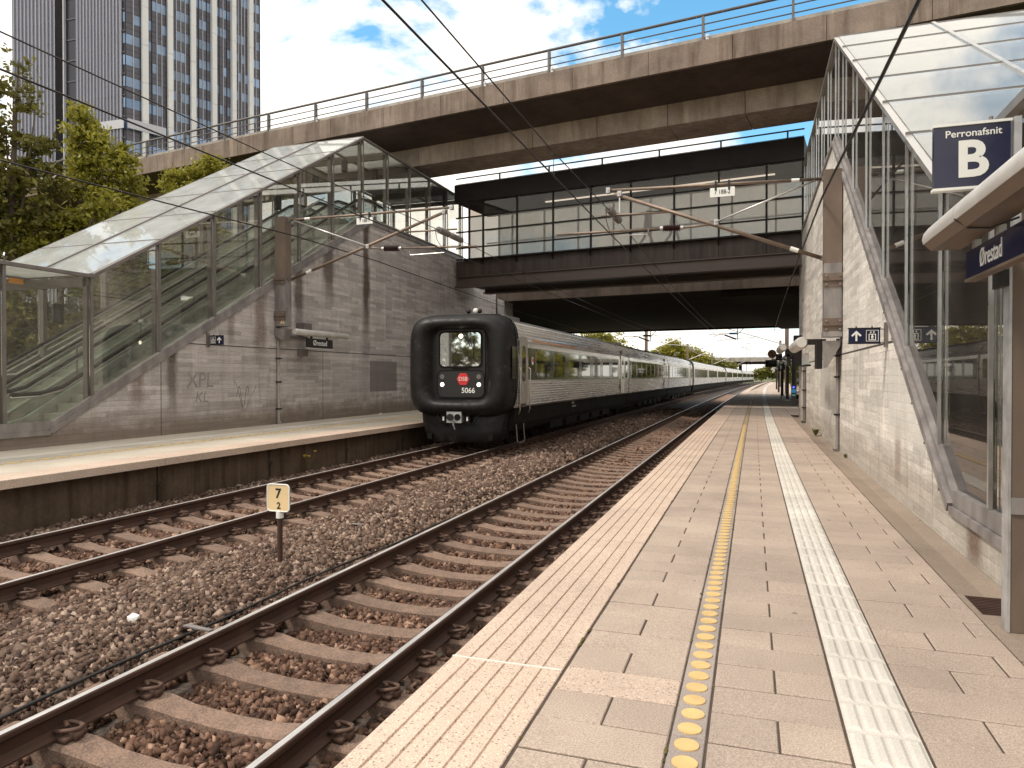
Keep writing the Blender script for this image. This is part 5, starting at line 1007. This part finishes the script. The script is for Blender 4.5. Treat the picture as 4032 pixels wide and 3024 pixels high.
# ---------------------------------------------------------------- near post with lamp, station sign and section sign
T = thing('steel_post', (1.6, 5.13, 0), 'rusty brown steel post with galvanised flange standing beside the drain grating', 'post')
MB().box(1.475, 1.490, 5.03, 5.14, 0, 2.34).box(1.845, 1.865, 5.03, 5.24, 0, 2.34).build('flange', MT['galv'], T)
MB().box(1.4905, 1.8445, 5.035, 5.055, 0, 2.30).build('web', MT['corten'], T)
q = MB(); q.box(1.4915, 1.84, 5.022, 5.034, .72, .82); q.build('stiffener', MT['rust_galv'], T)
MB().box(1.44, 1.475, 5.03, 5.23, 2.10, 2.20).build('cable_box', MT['blackm'], T)
T = thing('tube_lamp', (1.2, 4, 2.45), 'large pale tube lamp with dusty brown underside above the near station sign', 'lamp', 'long tube lamps')
def lampprof(k=1.): return [(1.22 + (x) * k, 2.435 + z * k) for x, z in [(-.135, 0), (-.145, .03), (-.135, .07), (-.105, .11), (-.06, .14), (0, .155), (.06, .14), (.105, .11), (.135, .07), (.145, .03), (.135, 0)]]
for a, b in ((5.40, 4.62), (4.612, 1.9)): MB().loft([[(x, a, z) for x, z in lampprof(1. if a < 5 else .97)], [(x, b, z) for x, z in lampprof()]]).build('shell', MT['lamp'], T, fix=True, auto=35)
MB().loft([[(1.22 - .085, 5.56, 2.45), (1.22 - .06, 5.56, 2.50), (1.22, 5.56, 2.52), (1.22 + .06, 5.56, 2.50), (1.22 + .085, 5.56, 2.45), (1.22, 5.56, 2.437)], [(1.22 - .135, 5.405, 2.44), (1.22 - .1, 5.405, 2.545), (1.22, 5.405, 2.585), (1.22 + .1, 5.405, 2.545), (1.22 + .135, 5.405, 2.44), (1.22, 5.405, 2.433)]]).build('end_cap', MT['lamp'], T, fix=True, auto=50)
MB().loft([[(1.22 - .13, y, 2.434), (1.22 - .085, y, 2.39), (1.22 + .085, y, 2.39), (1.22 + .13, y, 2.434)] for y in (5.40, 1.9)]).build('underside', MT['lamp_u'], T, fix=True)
MB().tube([(1.08, 4.60, 2.44), (1.15, 4.60, 2.385), (1.25, 4.58, 2.375), (1.30, 4.3, 2.37)], .006, 5).build('loose_cable', MT['cable'], T)
T = thing('station_sign', (1.30, 4.4, 2.25), 'navy station name sign hung under the large tube lamp beside the rusty post', 'sign', 'station name signs under tube lamps')
MB().box(1.285, 1.33, 3.2, 5.185, 2.165, 2.335).build('sign_board', MT['navy'], T); MB().box(1.278, 1.337, 3.2, 5.19, 2.148, 2.164).build('sign_trim', MT['lamp_u'], T)
text('Ørestad', .150, (1.283, 4.695, 2.25), (0, -1, 0), (0, 0, 1), MT['white'], T, 'lettering', .003, .004, sx=.80)
for y in (5.05, 4.6, 4.2, 3.8): MB().box(1.29, 1.325, y - .03, y + .03, 2.336, 2.39).build('hanger', MT['galv'], T)
T = thing('section_sign', (1.53, 5.18, 2.3), 'navy platform section sign with big white letter B on a galvanised post', 'sign')
MB().box(1.085, 1.50, 5.11, 5.15, 2.735, 3.115).build('sign_board', MT['navy'], T); MB().box(1.08, 1.505, 5.10, 5.16, 2.717, 2.734).box(1.08, 1.505, 5.10, 5.16, 3.116, 3.132).build('sign_trim', MT['white'], T)
text('Perronafsnit', .062, (1.30, 5.108, 3.065), (1, 0, 0), (0, 0, 1), MT['white'], T, 'lettering', .002, .012); text('B', .31, (1.295, 5.108, 2.895), (1, 0, 0), (0, 0, 1), MT['white'], T, 'lettering', .002, .03)
MB().box(1.515, 1.555, 5.10, 5.16, 2.34, 3.14).build('post', MT['galv'], T); MB().cyl((1.40, 5.13, 3.132), (1.40, 5.13, 3.16), .012, 8).cyl((1.39, 5.13, 2.70), (1.39, 5.13, 2.717), .012, 8).build('stud', MT['galv_d'], T)
# kilometre post
T = thing('kilometre_post', (-5.115, 6.86, -.6), 'small yellow kilometre sign 7 over 2 on a brown post between the tracks', 'kilometre post')
MB().cyl((-5.115, 6.86, -.66), (-5.115, 6.86, -.02), .03, 12).build('post', MT['rust'], T, auto=40); MB().cyl((-5.115, 6.86, -.065), (-5.115, 6.86, .012), .042, 14).box(-5.165, -5.065, 6.85, 6.87, -.005, .02).build('collar', MT['white'], T, auto=40)
MB().prism([(x, 6.835, z) for x, z in rr_pts(-5.265, -4.965, .012, .325, .045)], (0, .012, 0)).build('plate_rim', MT['blackm'], T, fix=True); MB().prism([(x, 6.834, z) for x, z in rr_pts(-5.255, -4.975, .022, .315, .038)], (0, -.004, 0)).build('sign_plate', MT['yellow'], T, fix=True)
rp = rr_pts(-5.262, -4.968, .015, .322, .042); MB().tube([(x, 6.832, z) for x, z in rp + rp[:1]], .009, 6, False).build('rim_tube', MT['white'], T, smooth=True)
text('7', .155, (-5.115, 6.828, .215), (1, 0, 0), (0, 0, 1), MT['black'], T, 'numeral', .002, .022); text('2', .105, (-5.108, 6.828, .078), (1, 0, 0), (0, 0, 1), MT['black'], T, 'numeral', .002, .022)
# ================================================================ office tower
def cw(u, zc, v=None):
    xc = (u - CX) / FPX * zc; X = rt[0] * xc - math.sin(YAW) * zc; Y = rt[1] * xc + math.cos(YAW) * zc
    return Vector((X, Y, 0)) if v is None else Vector((X, Y, HC + (1484 - v) * zc / FPX))
TL_, TC_, TRr = cw(62, 121), cw(500, 114), cw(1027, 132)
TW = thing('office_tower', TC_, 'tall grey office tower with white pillars and blue windows beyond the overpass', 'tower')
MT['tw_dark'] = M('dark_curtain_wall', (.010, .010, .020), .35, .0, var=.2, scale=.3); MT['tw_fin'] = M('lilac_grey_fin', (.135, .138, .195), .45, .2, var=.12, scale=.2); MT['tw_edge'] = M('white_fin_edge', (.50, .49, .53), .5, var=.06)
MT['tw_pil'] = M('cream_white_pillar', (.72, .70, .70), .6, var=.07, scale=.4); MT['tw_sp'] = M('grey_spandrel', (.082, .076, .094), .35, .1, rand=.15); MT['tw_win'] = M('blue_window', (.17, .27, .45), .06, 0., var=.4, scale=.15, rvar=.02, rand=.35, spec=.9)
class Face:
    def __init__(s, A, B): s.A = A; s.d = (B - A).normalized(); s.L = (B - A).length; s.n = Vector((s.d.y, -s.d.x, 0))
    def at_u(s, u):
        d = ray(u, CY); # intersect with the face line
        den = d[0] * s.d.y - d[1] * s.d.x; t = (s.A.x * s.d.y - s.A.y * s.d.x) / den; return (Vector((d[0] * t, d[1] * t, 0)) - s.A).dot(s.d)
    def box(s, mb, a, b, z0, z1, o0, o1): return mb.obox(s.A + s.d * (a + b) / 2 + s.n * (o0 + o1) / 2 + EZ * (z0 + z1) / 2, s.d * (b - a) / 2, s.n * (o1 - o0) / 2, EZ * (z1 - z0) / 2)
FL, FRt = Face(TL_, TC_), Face(TC_, TRr); ZT = 86
back = TRr + (TL_ - TC_) * .9
MB().prism([TL_, TC_, TRr, back], (0, 0, ZT)).build('core', MT['tw_dark'], TW, fix=True)
sA, sB, sC = FL.at_u(236), FL.at_u(264), FL.at_u(311)
FL.box(MB(), sA, sB, 0, ZT, -.5, .5).build('dark_slot', M('slot_black', (.004, .003, .004), .7, spec=.1), TW)
FL.box(MB(), sB, sB + .25, 0, ZT, 0, .45).build('slot_edge', MT['tw_edge'], TW)
for a, b, n in ((0, sA, 12), (sC, FL.L - .4, 14)):
    p = (b - a) / n
    for i in range(n):
        FL.box(MB(), a + p * i, a + p * (i + .56), 8, ZT, .01, .22).build('facade_fin', MT['tw_fin'], TW); FL.box(MB(), a + p * (i + .56), a + p * (i + .66), 8, ZT, .01, .34).build('fin_edge', MT['tw_edge'], TW)
FH = 3.4; Z0 = 59.0 - FH * 9
for k in range(0, 17):
    z = Z0 + FH * k
    FL.box(MB(), 0, sA, z + 1.1, z + 1.32, .012, .10).build('floor_band', MT['tw_sp'], TW); FL.box(MB(), sB + .3, FL.L, z + 1.1, z + 1.32, .012, .10).build('floor_band', MT['tw_sp'], TW)
FL.box(MB(), FL.at_u(405), FL.L + .02, 41.2, 42.6, .36, .42).build('pale_band', MT['tw_edge'], TW)
pus = [572, 671, 761, 843, 920, 987]; ps = [FRt.at_u(u) for u in pus]; pw = [.95, .85, .85, .85, .8, .8]
for s, w in zip(ps, pw):
    # pillars bow gently outwards towards the middle of the height
    m_ = MB(); zz = [0 + ZT * i / 14 for i in range(15)]
    for q, r_ in zip(zz, zz[1:]): FRt.box(m_, s - w / 2, s + w / 2, q + .02, r_ - .02, .01, .75)
    m_.build('facade_pillar', MT['tw_pil'], TW)
cells = []; ed = [0] + ps + [FRt.L]
for j, (a, b) in enumerate(zip(ed, ed[1:])):
    a = a + (pw[j - 1] / 2 if j else .05); b = b - (pw[j] / 2 if j < len(pw) else .05); n = 2 if j in (0, len(ed) - 2) else 4
    for i in range(n): cells.append((a + (b - a) * i / n, a + (b - a) * (i + 1) / n))
rnd2 = random.Random(21); nw = 0; ws_, ss_ = MB(), MB()
for k in range(0, 16):
    z = Z0 + FH * k
    for (a, b) in cells:
        for (z0, z1, nm, mt_) in ((z - .78, z + .78, 'window_pane', 'tw_win'), (z + .84, z + 1.70, 'spandrel_panel', 'tw_sp'), (z - 1.66, z - .84, 'spandrel_panel', 'tw_sp')):
            big = 5 <= k <= 12
            if nm == 'window_pane':
                if big: FRt.box(MB(), a + .05, b - .05, z0, z1, .02, .06).build(nm, MT['tw_win'] if rnd2.random() < .72 else MT['tw_sp'], TW)
                else: FRt.box(ws_, a + .05, b - .05, z0, z1, .02, .06)
            else: FRt.box(ss_, a + .05, b - .05, z0, z1, .02, .08)
tag(ws_.build('other_windows', MT['tw_win'], TW), kind='stuff'); tag(ss_.build('spandrel_panels', MT['tw_sp'], TW), kind='stuff')
for (a, b) in cells: FRt.box(MB(), b - .05, b + .04, 8, ZT, .06, .22).build('window_mullion', MT['tw_edge'] if rnd2.random() < .5 else MT['tw_dark'], TW)
FRt.box(MB(), 0, FRt.at_u(650), 41.2, 42.7, .76, .82).build('pale_band', MT['tw_edge'], TW)
# corner windows on the left face
for k in range(4, 13): z = Z0 + FH * k; FL.box(MB(), FL.L - .38, FL.L - .02, z - .78, z + .78, .02, .06).build('corner_window', MT['tw_win'], TW)
# ================================================================ trees
def leafmat(name, cols, tr=.35):
    m, t, b = newmat(name); g = NT(t); r = g.n('ShaderNodeNewGeometry').outputs['Random Per Island']
    c = g.ramp(r, [(i / (len(cols) - 1), c) for i, c in enumerate(cols)]); p = g.pos()
    c = g.mix(g.ramp(g.noise(p, .55, 3), [(.35, 0.), (.65, .55)]), c, cols[0])
    g.link(c, b.inputs['Base Color']); b.inputs['Roughness'].default_value = .5; b.inputs['Specular IOR Level'].default_value = .35
    tl = g.n('ShaderNodeBsdfTranslucent', {'Color': c}); mx_ = g.n('ShaderNodeMixShader', {0: tr, 1: b.outputs[0], 2: tl.outputs[0]})
    out = [n for n in t.nodes if n.type == 'OUTPUT_MATERIAL'][0]; g.link(mx_.outputs[0], out.inputs[0]); return m
MT['leaf_d'] = leafmat('dark_olive_leaves', [(.12, .112, .022), (.18, .16, .034), (.25, .22, .05), (.085, .082, .018)]); MT['leaf_y'] = leafmat('yellow_green_leaves', [(.25, .235, .032), (.37, .335, .045), (.47, .42, .07), (.19, .185, .03)]); MT['leaf_m'] = leafmat('mid_green_leaves', [(.15, .155, .032), (.22, .215, .045), (.29, .275, .06), (.12, .125, .025)])
MT['bark'] = M('grey_brown_bark', (.10, .075, .055), .9, var=.3, scale=8, bump=.5, bscale=30)
def tree(name, label, base, blobs, mat, nleaf, leaf, seed, group=None, trunk=.16, cat='tree', clump=.42):
    """blobs: (centre, rx, rz) ellipsoids in metres; leaves sit on twig clumps spread through them"""
    rng = np.random.default_rng(seed); T = thing(name, base, label, cat, group); base = Vector(base)
    top = max((b[0] for b in blobs), key=lambda c: c.z); tk = MB()
    mid = base.lerp(Vector((top.x, top.y, base.z)), .3); ctrl = [base, Vector((base.x + .1, base.y, base.z + (top.z - base.z) * .3)), Vector((mid.x, mid.y, base.z + (top.z - base.z) * .6)), top]
    tk.tube(ctrl, [trunk, trunk * .8, trunk * .5, trunk * .15], 8)
    vol = np.array([b[1] ** 2 * b[2] for b in blobs]); V = []; per = nleaf / vol.sum()
    for (c, rx, rz), vo in zip(blobs, vol):
        s = ctrl[1].lerp(ctrl[2], float(rng.uniform(.1, .9))); md = s.lerp(c, .5) + Vector((0, 0, -.2)); tk.tube([s, md, c], [trunk * .38, trunk * .25, trunk * .08], 6)
        nl = int(vo * per); nc = max(8, int(nl / 46)); d = rng.normal(size=(nc, 3)); d /= np.linalg.norm(d, axis=1)[:, None]; rad = rng.uniform(.05, 1.12, nc) ** .5
        cc = d * rad[:, None] * np.array([rx, rx, rz]) + np.array(c)
        for q in cc[::9]: tk.tube([c, Vector(q)], [trunk * .07, .008], 4)
        idx = rng.integers(0, nc, nl); cs = clump * rng.uniform(.5, 1.25, nc); pos = cc[idx] + rng.normal(size=(nl, 3)) * (cs[idx] * .45)[:, None] * np.array([1, 1, .6])
        ax = rng.normal(size=(nl, 3)); ax /= np.linalg.norm(ax, axis=1)[:, None]; bx_ = np.cross(ax, rng.normal(size=(nl, 3)) + np.array([0, 0, 1.2])); bx_ /= np.linalg.norm(bx_, axis=1)[:, None]
        sz = leaf * rng.uniform(.6, 1.3, nl)[:, None]; V.append(np.stack([pos - ax * sz, pos + bx_ * sz * .48 - ax * sz * .1, pos + ax * sz, pos - bx_ * sz * .48 - ax * sz * .1], 1).reshape(-1, 3))
    V = np.concatenate(V) - np.array(base); nq = len(V) // 4; me = bpy.data.meshes.new('crown'); me.vertices.add(len(V)); me.vertices.foreach_set('co', V.ravel()); me.loops.add(nq * 4); me.loops.foreach_set('vertex_index', np.arange(nq * 4)); me.polygons.add(nq); me.polygons.foreach_set('loop_start', np.arange(0, nq * 4, 4)); me.update(calc_edges=True); me.materials.append(mat)
    link('crown', me, T); tk.build('trunk', MT['bark'], T, smooth=True); return T
def pxb(lst, zc, sq=.9):
    out = []
    for (u, v, r) in lst: c = cw(u, zc, v); m_ = r * zc / FPX; out.append((c, m_, m_ * sq))
    return out
def gb(u, zc, z=1.0): c = cw(u, zc); return (c.x, c.y, z)
tree('broadleaf_tree', 'tall dark olive tree in front of the office tower', gb(40, 24), pxb([(80, 250, 55), (60, 370, 85), (30, 500, 115), (130, 560, 85), (150, 420, 40), (60, 680, 150), (190, 760, 105), (-60, 800, 170), (40, 900, 150), (190, 880, 90)], 24), MT['leaf_d'], 7500, .12, 1, trunk=.2)
tree('young_maple', 'young yellow-green maple below the overpass railing', gb(385, 27), pxb([(315, 430, 45), (330, 500, 62), (290, 570, 48), (390, 545, 58), (440, 610, 60), (340, 640, 70), (490, 655, 55), (530, 720, 45), (400, 720, 70), (290, 720, 60), (500, 800, 65), (380, 810, 60)], 27), MT['leaf_y'], 6500, .11, 2, trunk=.11)
tree('leafy_shrub', 'yellow-green bush at the low end of the hall roof', gb(190, 23, .9), pxb([(150, 960, 95), (260, 900, 80), (330, 860, 60), (90, 880, 60), (400, 800, 55)], 24.5), MT['leaf_y'], 6000, .10, 3, trunk=.08, cat='shrub')
tree('leafy_shrub', 'dark shrub behind the low end of the escalator hall', gb(60, 23, .9), pxb([(120, 1330, 150), (30, 1230, 140), (200, 1480, 120), (60, 1520, 130), (-20, 1050, 110)], 23), MT['leaf_d'], 9000, .105, 4, trunk=.1, cat='shrub')
tree('leafy_shrub', 'mid-green shrub behind the middle bays of the escalator hall', gb(450, 24, .9), pxb([(430, 1140, 140), (520, 1250, 120), (330, 1300, 130), (620, 1120, 110), (560, 1010, 90), (480, 1400, 120)], 24.5), MT['leaf_m'], 11000, .105, 5, trunk=.1, cat='shrub')
tree('leafy_shrub', 'bright shrub behind the upper bays of the escalator hall', gb(760, 27, .9), pxb([(700, 960, 95), (790, 920, 90), (690, 1080, 110), (880, 1000, 90), (800, 1100, 100)], 26.5), MT['leaf_y'], 8000, .105, 6, trunk=.1, cat='shrub')
tree('young_maple', 'treetop with yellow-green leaves peeking above the hall roof', gb(770, 31), pxb([(705, 690, 32), (830, 650, 42), (780, 700, 40), (665, 735, 26), (880, 680, 30), (760, 780, 60)], 31), MT['leaf_y'], 6000, .085, 7, trunk=.1)
tree('broadleaf_tree', 'dark tree standing against the stained wall corner beside the hall entrance', gb(-160, 25), pxb([(-140, 700, 200), (-120, 950, 220), (-150, 1150, 220), (-80, 1300, 150)], 25), MT['leaf_d'], 9000, .11, 8, trunk=.18)
# far trees by the line, beyond the motorway bridge
tree('broadleaf_tree', 'yellow-green tree above the train roof, just beyond the wide dark bridge', gb(2370, 92, 1), pxb([(2330, 1335, 65), (2400, 1360, 65), (2290, 1370, 60), (2450, 1380, 45), (2370, 1400, 80)], 92), MT['leaf_y'], 9000, .22, 9, trunk=.2, clump=.9)
tree('broadleaf_tree', 'loose tree beside the farthest visible mast above the train', gb(2660, 130, 1), pxb([(2660, 1365, 38), (2690, 1390, 40), (2630, 1400, 45), (2720, 1405, 40), (2590, 1400, 30), (2760, 1420, 35)], 130), MT['leaf_y'], 7000, .28, 10, trunk=.2, clump=1.2)
tree('broadleaf_tree', 'low green trees beyond the end of the train', gb(2800, 200, 1), pxb([(2790, 1430, 26), (2740, 1425, 30), (2840, 1440, 22), (2880, 1445, 18)], 200), MT['leaf_m'], 5000, .4, 11, trunk=.2, clump=1.6)
tree('broadleaf_tree', 'green thicket closing the line where the tracks curve away', gb(3040, 330, 0), pxb([(3000, 1470, 28), (3040, 1465, 30), (3080, 1470, 28), (3110, 1475, 24), (2960, 1478, 20), (3150, 1472, 28), (3200, 1470, 30)], 330), MT['leaf_m'], 9000, .55, 12, trunk=.2, clump=2.2)
tree('broadleaf_tree', 'green tree behind the platform shelter', gb(3125, 120, 0), pxb([(3115, 1455, 40), (3150, 1450, 45), (3135, 1485, 40), (3180, 1470, 50)], 120), MT['leaf_m'], 5000, .3, 13, trunk=.2, clump=1.2)
for i, (x, y, m_) in enumerate(((16, 44, 'leaf_y'), (22, 56, 'leaf_m'), (17, 68, 'leaf_y'), (24, 82, 'leaf_m'), (20, 98, 'leaf_y'), (27, 118, 'leaf_m'), (26, 140, 'leaf_y'))):
    V3 = Vector; tree('broadleaf_tree', 'green tree on the embankment that the train windows reflect', (x, y, .8), [(V3((x, y, 4.6)), 3.6, 2.8), (V3((x + 2, y + 3, 3.4)), 3.4, 2.6), (V3((x - 1, y - 4, 3.2)), 3.2, 2.6), (V3((x, y + 1, 7)), 2.4, 2)], MT[m_], 6000, .26, 30 + i, 'trees on the embankment opposite the train', clump=1.1)
for i, (x, y) in enumerate(((-32, -34), (-22, -44), (-40, -24), (-30, -58))):
    tree('broadleaf_tree', 'tree behind the platforms that the windscreen reflects', (x, y, 0), [(Vector((x, y, 6)), 4, 3.5), (Vector((x + 3, y, 4)), 3.5, 3), (Vector((x - 3, y + 1, 4.5)), 3.4, 3), (Vector((x, y, 9.5)), 2.6, 2.4)], MT['leaf_d'], 5000, .3, 50 + i, 'trees behind the platforms', clump=1.1)
# ================================================================ far catenary, platform furniture
def far_mast(label, x, y, sgn, track_x, hh=7.2):
    X = x + bend(y); tx = track_x + bend(y); T = thing('catenary_mast', (X, y, -.3), label, 'mast', 'masts along the open line')
    MB().box(X - .17, X + .17, y - .12, y + .12, -.6, hh).build('mast_section', MT['corten'], T)
    MB().tube([(X - sgn * .15, y, 6.3), (tx, y, 6.25)], .04, 6).build('top_tube', MT['galv'], T); MB().tube([(X - sgn * .15, y, 4.5), (tx, y, 6.2)], .045, 6).build('strut_tube', MT['galv'], T)
    MB().tube([(X + (tx - X) * .5, y, 5.25), (tx - sgn * .6, y, 5.0)], .035, 6).build('registration_tube', MT['galv'], T); MB().tube([(X - sgn * .15, y, 6.25), (X + (tx - X) * .48, y, 5.3)], .03, 6).build('stay_rod', MT['galv'], T)
def fm_all():
    far_mast('brown mast behind the round platform clock', 2.5, 70, 1, -3.1, 6.4)
    for i, y in enumerate((118, 170)): far_mast('brown mast %s along the curving platform' % ('second' if i == 0 else 'third'), 2.6, y, 1, -3.1)
    for i, (y, s) in enumerate(((82, 'first past the wide dark bridge'), (125, 'second past the wide dark bridge'), (172, 'third past the wide dark bridge'), (225, 'fourth past the wide dark bridge'))): far_mast('brown mast behind the train roof, ' + s, -12.2, y, -1, -7.8)
fm_all()
def bridge_drop(label, x, y, sgn):
    X = x + bend(y); T = thing('bridge_bracket', (X, y, 5.8), label, 'catenary bracket', 'wire brackets under the wide dark bridge')
    MB().tube([(X, y, 5.86), (X, y, 4.85)], .04, 6).tube([(X, y, 5.3), (X + .5, y, 5.86)], .03, 6).build('drop_tube', MT['blackm'], T)
    MB().tube([(X, y, 5.42), (X - .7, y, 5.42)], .09, 8).build('insulator', MT['blue'] if sgn else MT['blackm'], T); MB().tube([(X - .7, y, 5.42), (X - 2.5, y, 5.38)], .03, 6).build('arm_tube', MT['galv_d'], T)
    MB().tube([(X - .1, y, 4.9), (X - 1.1, y, 5.30)], .07, 8).build('insulator', MT['blackm'], T); MB().tube([(X - 1.1, y, 5.30), (X - 1.4, y, 5.38), (X - 2.2, y, 5.1)], .025, 6).build('arm_tube', MT['galv_d'], T)
bridge_drop('wire bracket with blue insulator hanging from the far edge of the wide dark bridge', -1.7, 66.4, True); bridge_drop('wire bracket with black insulators hanging above the train roof', -9.5, 67.4, False)
# platform posts with lamps
def lamp_post(label, x, y, h, side):
    X = x + bend(y); T = thing('platform_lamp_post', (X, y, 0), label, 'lamp post', 'lamp posts down the platform')
    MB().box(X - .09, X + .09, y - .1, y + .1, 0, h).build('post', MT['blackm'], T); MB().box(X - .12, X + .12, y - .13, y + .13, 0, .06).build('foot', MT['galv'], T)
    MB().tube([(X - .42, y - 1.2, h - .12), (X - .42, y - 1.1, h - .12), (X - .42, y + 1.3, h - .12), (X - .42, y + 1.4, h - .12)], [.1, .14, .14, .09], 10).build('lamp_tube', MT['lamp'], T, auto=40)
    MB().box(X - .36, X - .09, y - .05, y + .05, h - .2, h - .08).box(X - .3, X - .14, y - .06, y + .06, h - .6, h - .2).build('lamp_bracket', MT['blackm'], T); MB().box(X - .44, X - .40, y - .9, y + .9, h - .52, h - .3).build('sign_board', MT['white'], T)
lamp_post('dark lamp post standing behind the blue ticket totem', 2.02, 43, 2.75, 1); lamp_post('dark lamp post next to the platform section sign C', 1.95, 50, 2.6, 1); lamp_post('dark lamp post beside the round clock', 1.9, 60, 2.6, 1)
for y in (75, 92): lamp_post('dark lamp post farther down the curving platform', 1.9, y, 2.6, 1)
T = thing('ticket_totem', (1.85, 39.1, 0), 'slim dark ticket reader totem with lit blue panel at the wall end', 'ticket totem')
MB().box(1.94, 2.18, 39.0, 39.25, 0, 1.16).build('housing', MT['blackm'], T); MB().box(1.96, 2.16, 38.99, 38.998, .74, .92).build('blue_panel', MT['blue'], T); MB().cyl((2.05, 38.998, 1.02), (2.05, 38.985, 1.02), .05, 12).build('reader_light', EMIT('reader_blue', (.05, .12, 1), 1.5), T); MB().box(1.97, 2.14, 38.99, 38.998, .58, .66).build('green_label', M('green_label', (.1, .4, .3), .5), T); MB().box(1.90, 2.22, 38.96, 39.29, 0, .03).build('foot_plate', MT['galv'], T)
T = thing('platform_clock', (1.6, 61, 3.4), 'round orange-faced platform clock on a black arm', 'clock')
MB().cyl((1.58, 61.0, 3.40), (1.58, 61.12, 3.40), .34, 28).build('clock_case', MT['black'], T, auto=40); MB().cyl((1.58, 60.99, 3.40), (1.58, 60.998, 3.40), .315, 28).build('clock_face', M('orange_clock_face', (.62, .30, .16), .5), T)
q = MB(); q.bar((1.58, 60.985, 3.40), (1.60, 60.985, 3.15), .03, .006).bar((1.58, 60.985, 3.40), (1.63, 60.985, 3.62), .022, .006)
for k in range(12): a = k * math.pi / 6; q.bar((1.58 + .24 * math.sin(a), 60.985, 3.40 + .24 * math.cos(a)), (1.58 + .29 * math.sin(a), 60.985, 3.40 + .29 * math.cos(a)), .025, .005)
q.build('clock_hands', MT['black'], T); MB().box(1.55, 1.62, 61.05, 61.1, 2.75, 3.1).box(1.58, 2.3, 61.04, 61.1, 2.7, 2.76).build('arm', MT['blackm'], T)
T = thing('platform_number_board', (1.3, 56, 2.3), 'black board reading 160 below the round clock', 'sign')
MB().box(.98, 1.78, 55.9, 56.0, 2.27, 2.80).build('sign_board', MT['black'], T); text('160', .34, (1.42, 55.895, 2.63), (1, 0, 0), (0, 0, 1), MT['galv_d'], T, 'lettering', .01, .02); MB().box(1.5, 2.2, 55.93, 55.98, 2.81, 2.87).build('arm', MT['blackm'], T)
T = thing('section_sign', (1.85, 54, 3.0), 'dark platform section sign with letter C beside the clock', 'sign')
MB().box(1.65, 2.08, 53.95, 54.0, 2.72, 3.18).build('sign_board', MT['black'], T); text('C', .4, (1.86, 53.945, 2.95), (1, 0, 0), (0, 0, 1), MT['galv_d'], T, 'lettering', .01, .02); MB().box(1.98, 2.04, 54.0, 54.06, 0, 3.3).build('post', MT['blackm'], T)
T = thing('wall_lamp', (1.6, 28.6, 2.2), 'pale lamp with dark bracket at the far corner of the pale wall', 'lamp')
MB().tube([(1.12, 28.2, 2.65), (1.12, 28.3, 2.65), (1.12, 31.5, 2.65), (1.12, 31.6, 2.65)], [.11, .15, .15, .1], 12).build('lamp_tube', MT['lamp'], T, auto=40); MB().box(1.5, 1.77, 28.5, 28.9, 1.95, 3.1).build('housing', MT['steel_d'], T); MB().box(1.2, 1.52, 28.6, 28.7, 2.3, 2.6).box(1.26, 1.36, 28.6, 28.7, 1.95, 2.4).build('bracket', MT['blackm'], T)
T = thing('platform_shelter', (3.4, 52, 0), 'grey platform shelter with low bench wall behind the lamp posts', 'shelter')
for x in (2.75, 6.2):
    for y in (50, 54): MB().box(x - .05, x + .05, y - .05, y + .05, 0, 2.6).build('post', MT['galv_d'], T)
for z0, z1 in ((.45, .62), (1.25, 1.45), (1.85, 1.95)): MB().box(2.8, 6.2, 50.02, 50.08, z0, z1).build('cross_rail', MT['lamp'], T)
MB().box(2.8, 6.2, 50.1, 50.14, .65, 1.85).build('glass_panel', MT['glass_r'], T); MB().box(2.6, 6.4, 49.8, 54.2, 2.6, 2.72).build('roof', MT['galv_d'], T); MB().box(2.8, 6.2, 49.6, 50.0, .1, .42).build('bench_wall', MT['conc_dark'], T)
# distant road bridge across the line
T = thing('distant_bridge', (0, 288, 6), 'low grey road bridge across the tracks in the distance', 'road bridge')
MB().box(-60, 70, 285, 292, 6.4, 7.4).build('deck', MT['conc_dark'], T); MB().box(-60, 70, 284.6, 284.9, 7.4, 9.0).build('parapet', MT['coping'], T)
for x in (-9, -4, 30): MB().box(x - .6, x + .6, 287, 289, -1, 6.4).build('pier', MT['conc_dark'], T)
for i, (u, y, h) in enumerate(((2940, 262, 14.5), (2953, 268, 13.5))):
    p = cw(u, y / math.cos(YAW)); T = thing('lamp_mast', (p.x, p.y, 0), 'slender street lamp mast on the distant road bridge', 'lamp post', 'street lamps on the distant bridge'); MB().tube([(p.x, p.y, 0), (p.x, p.y, h)], [.14, .08], 8).build('pole', MT['galv'], T); MB().box(p.x, p.x + 1.2, p.y - .15, p.y + .15, h - .1, h + .15).build('lamp_head', MT['galv'], T)
# faint station hall wall and bank behind the left glass hall so that no bare horizon shows
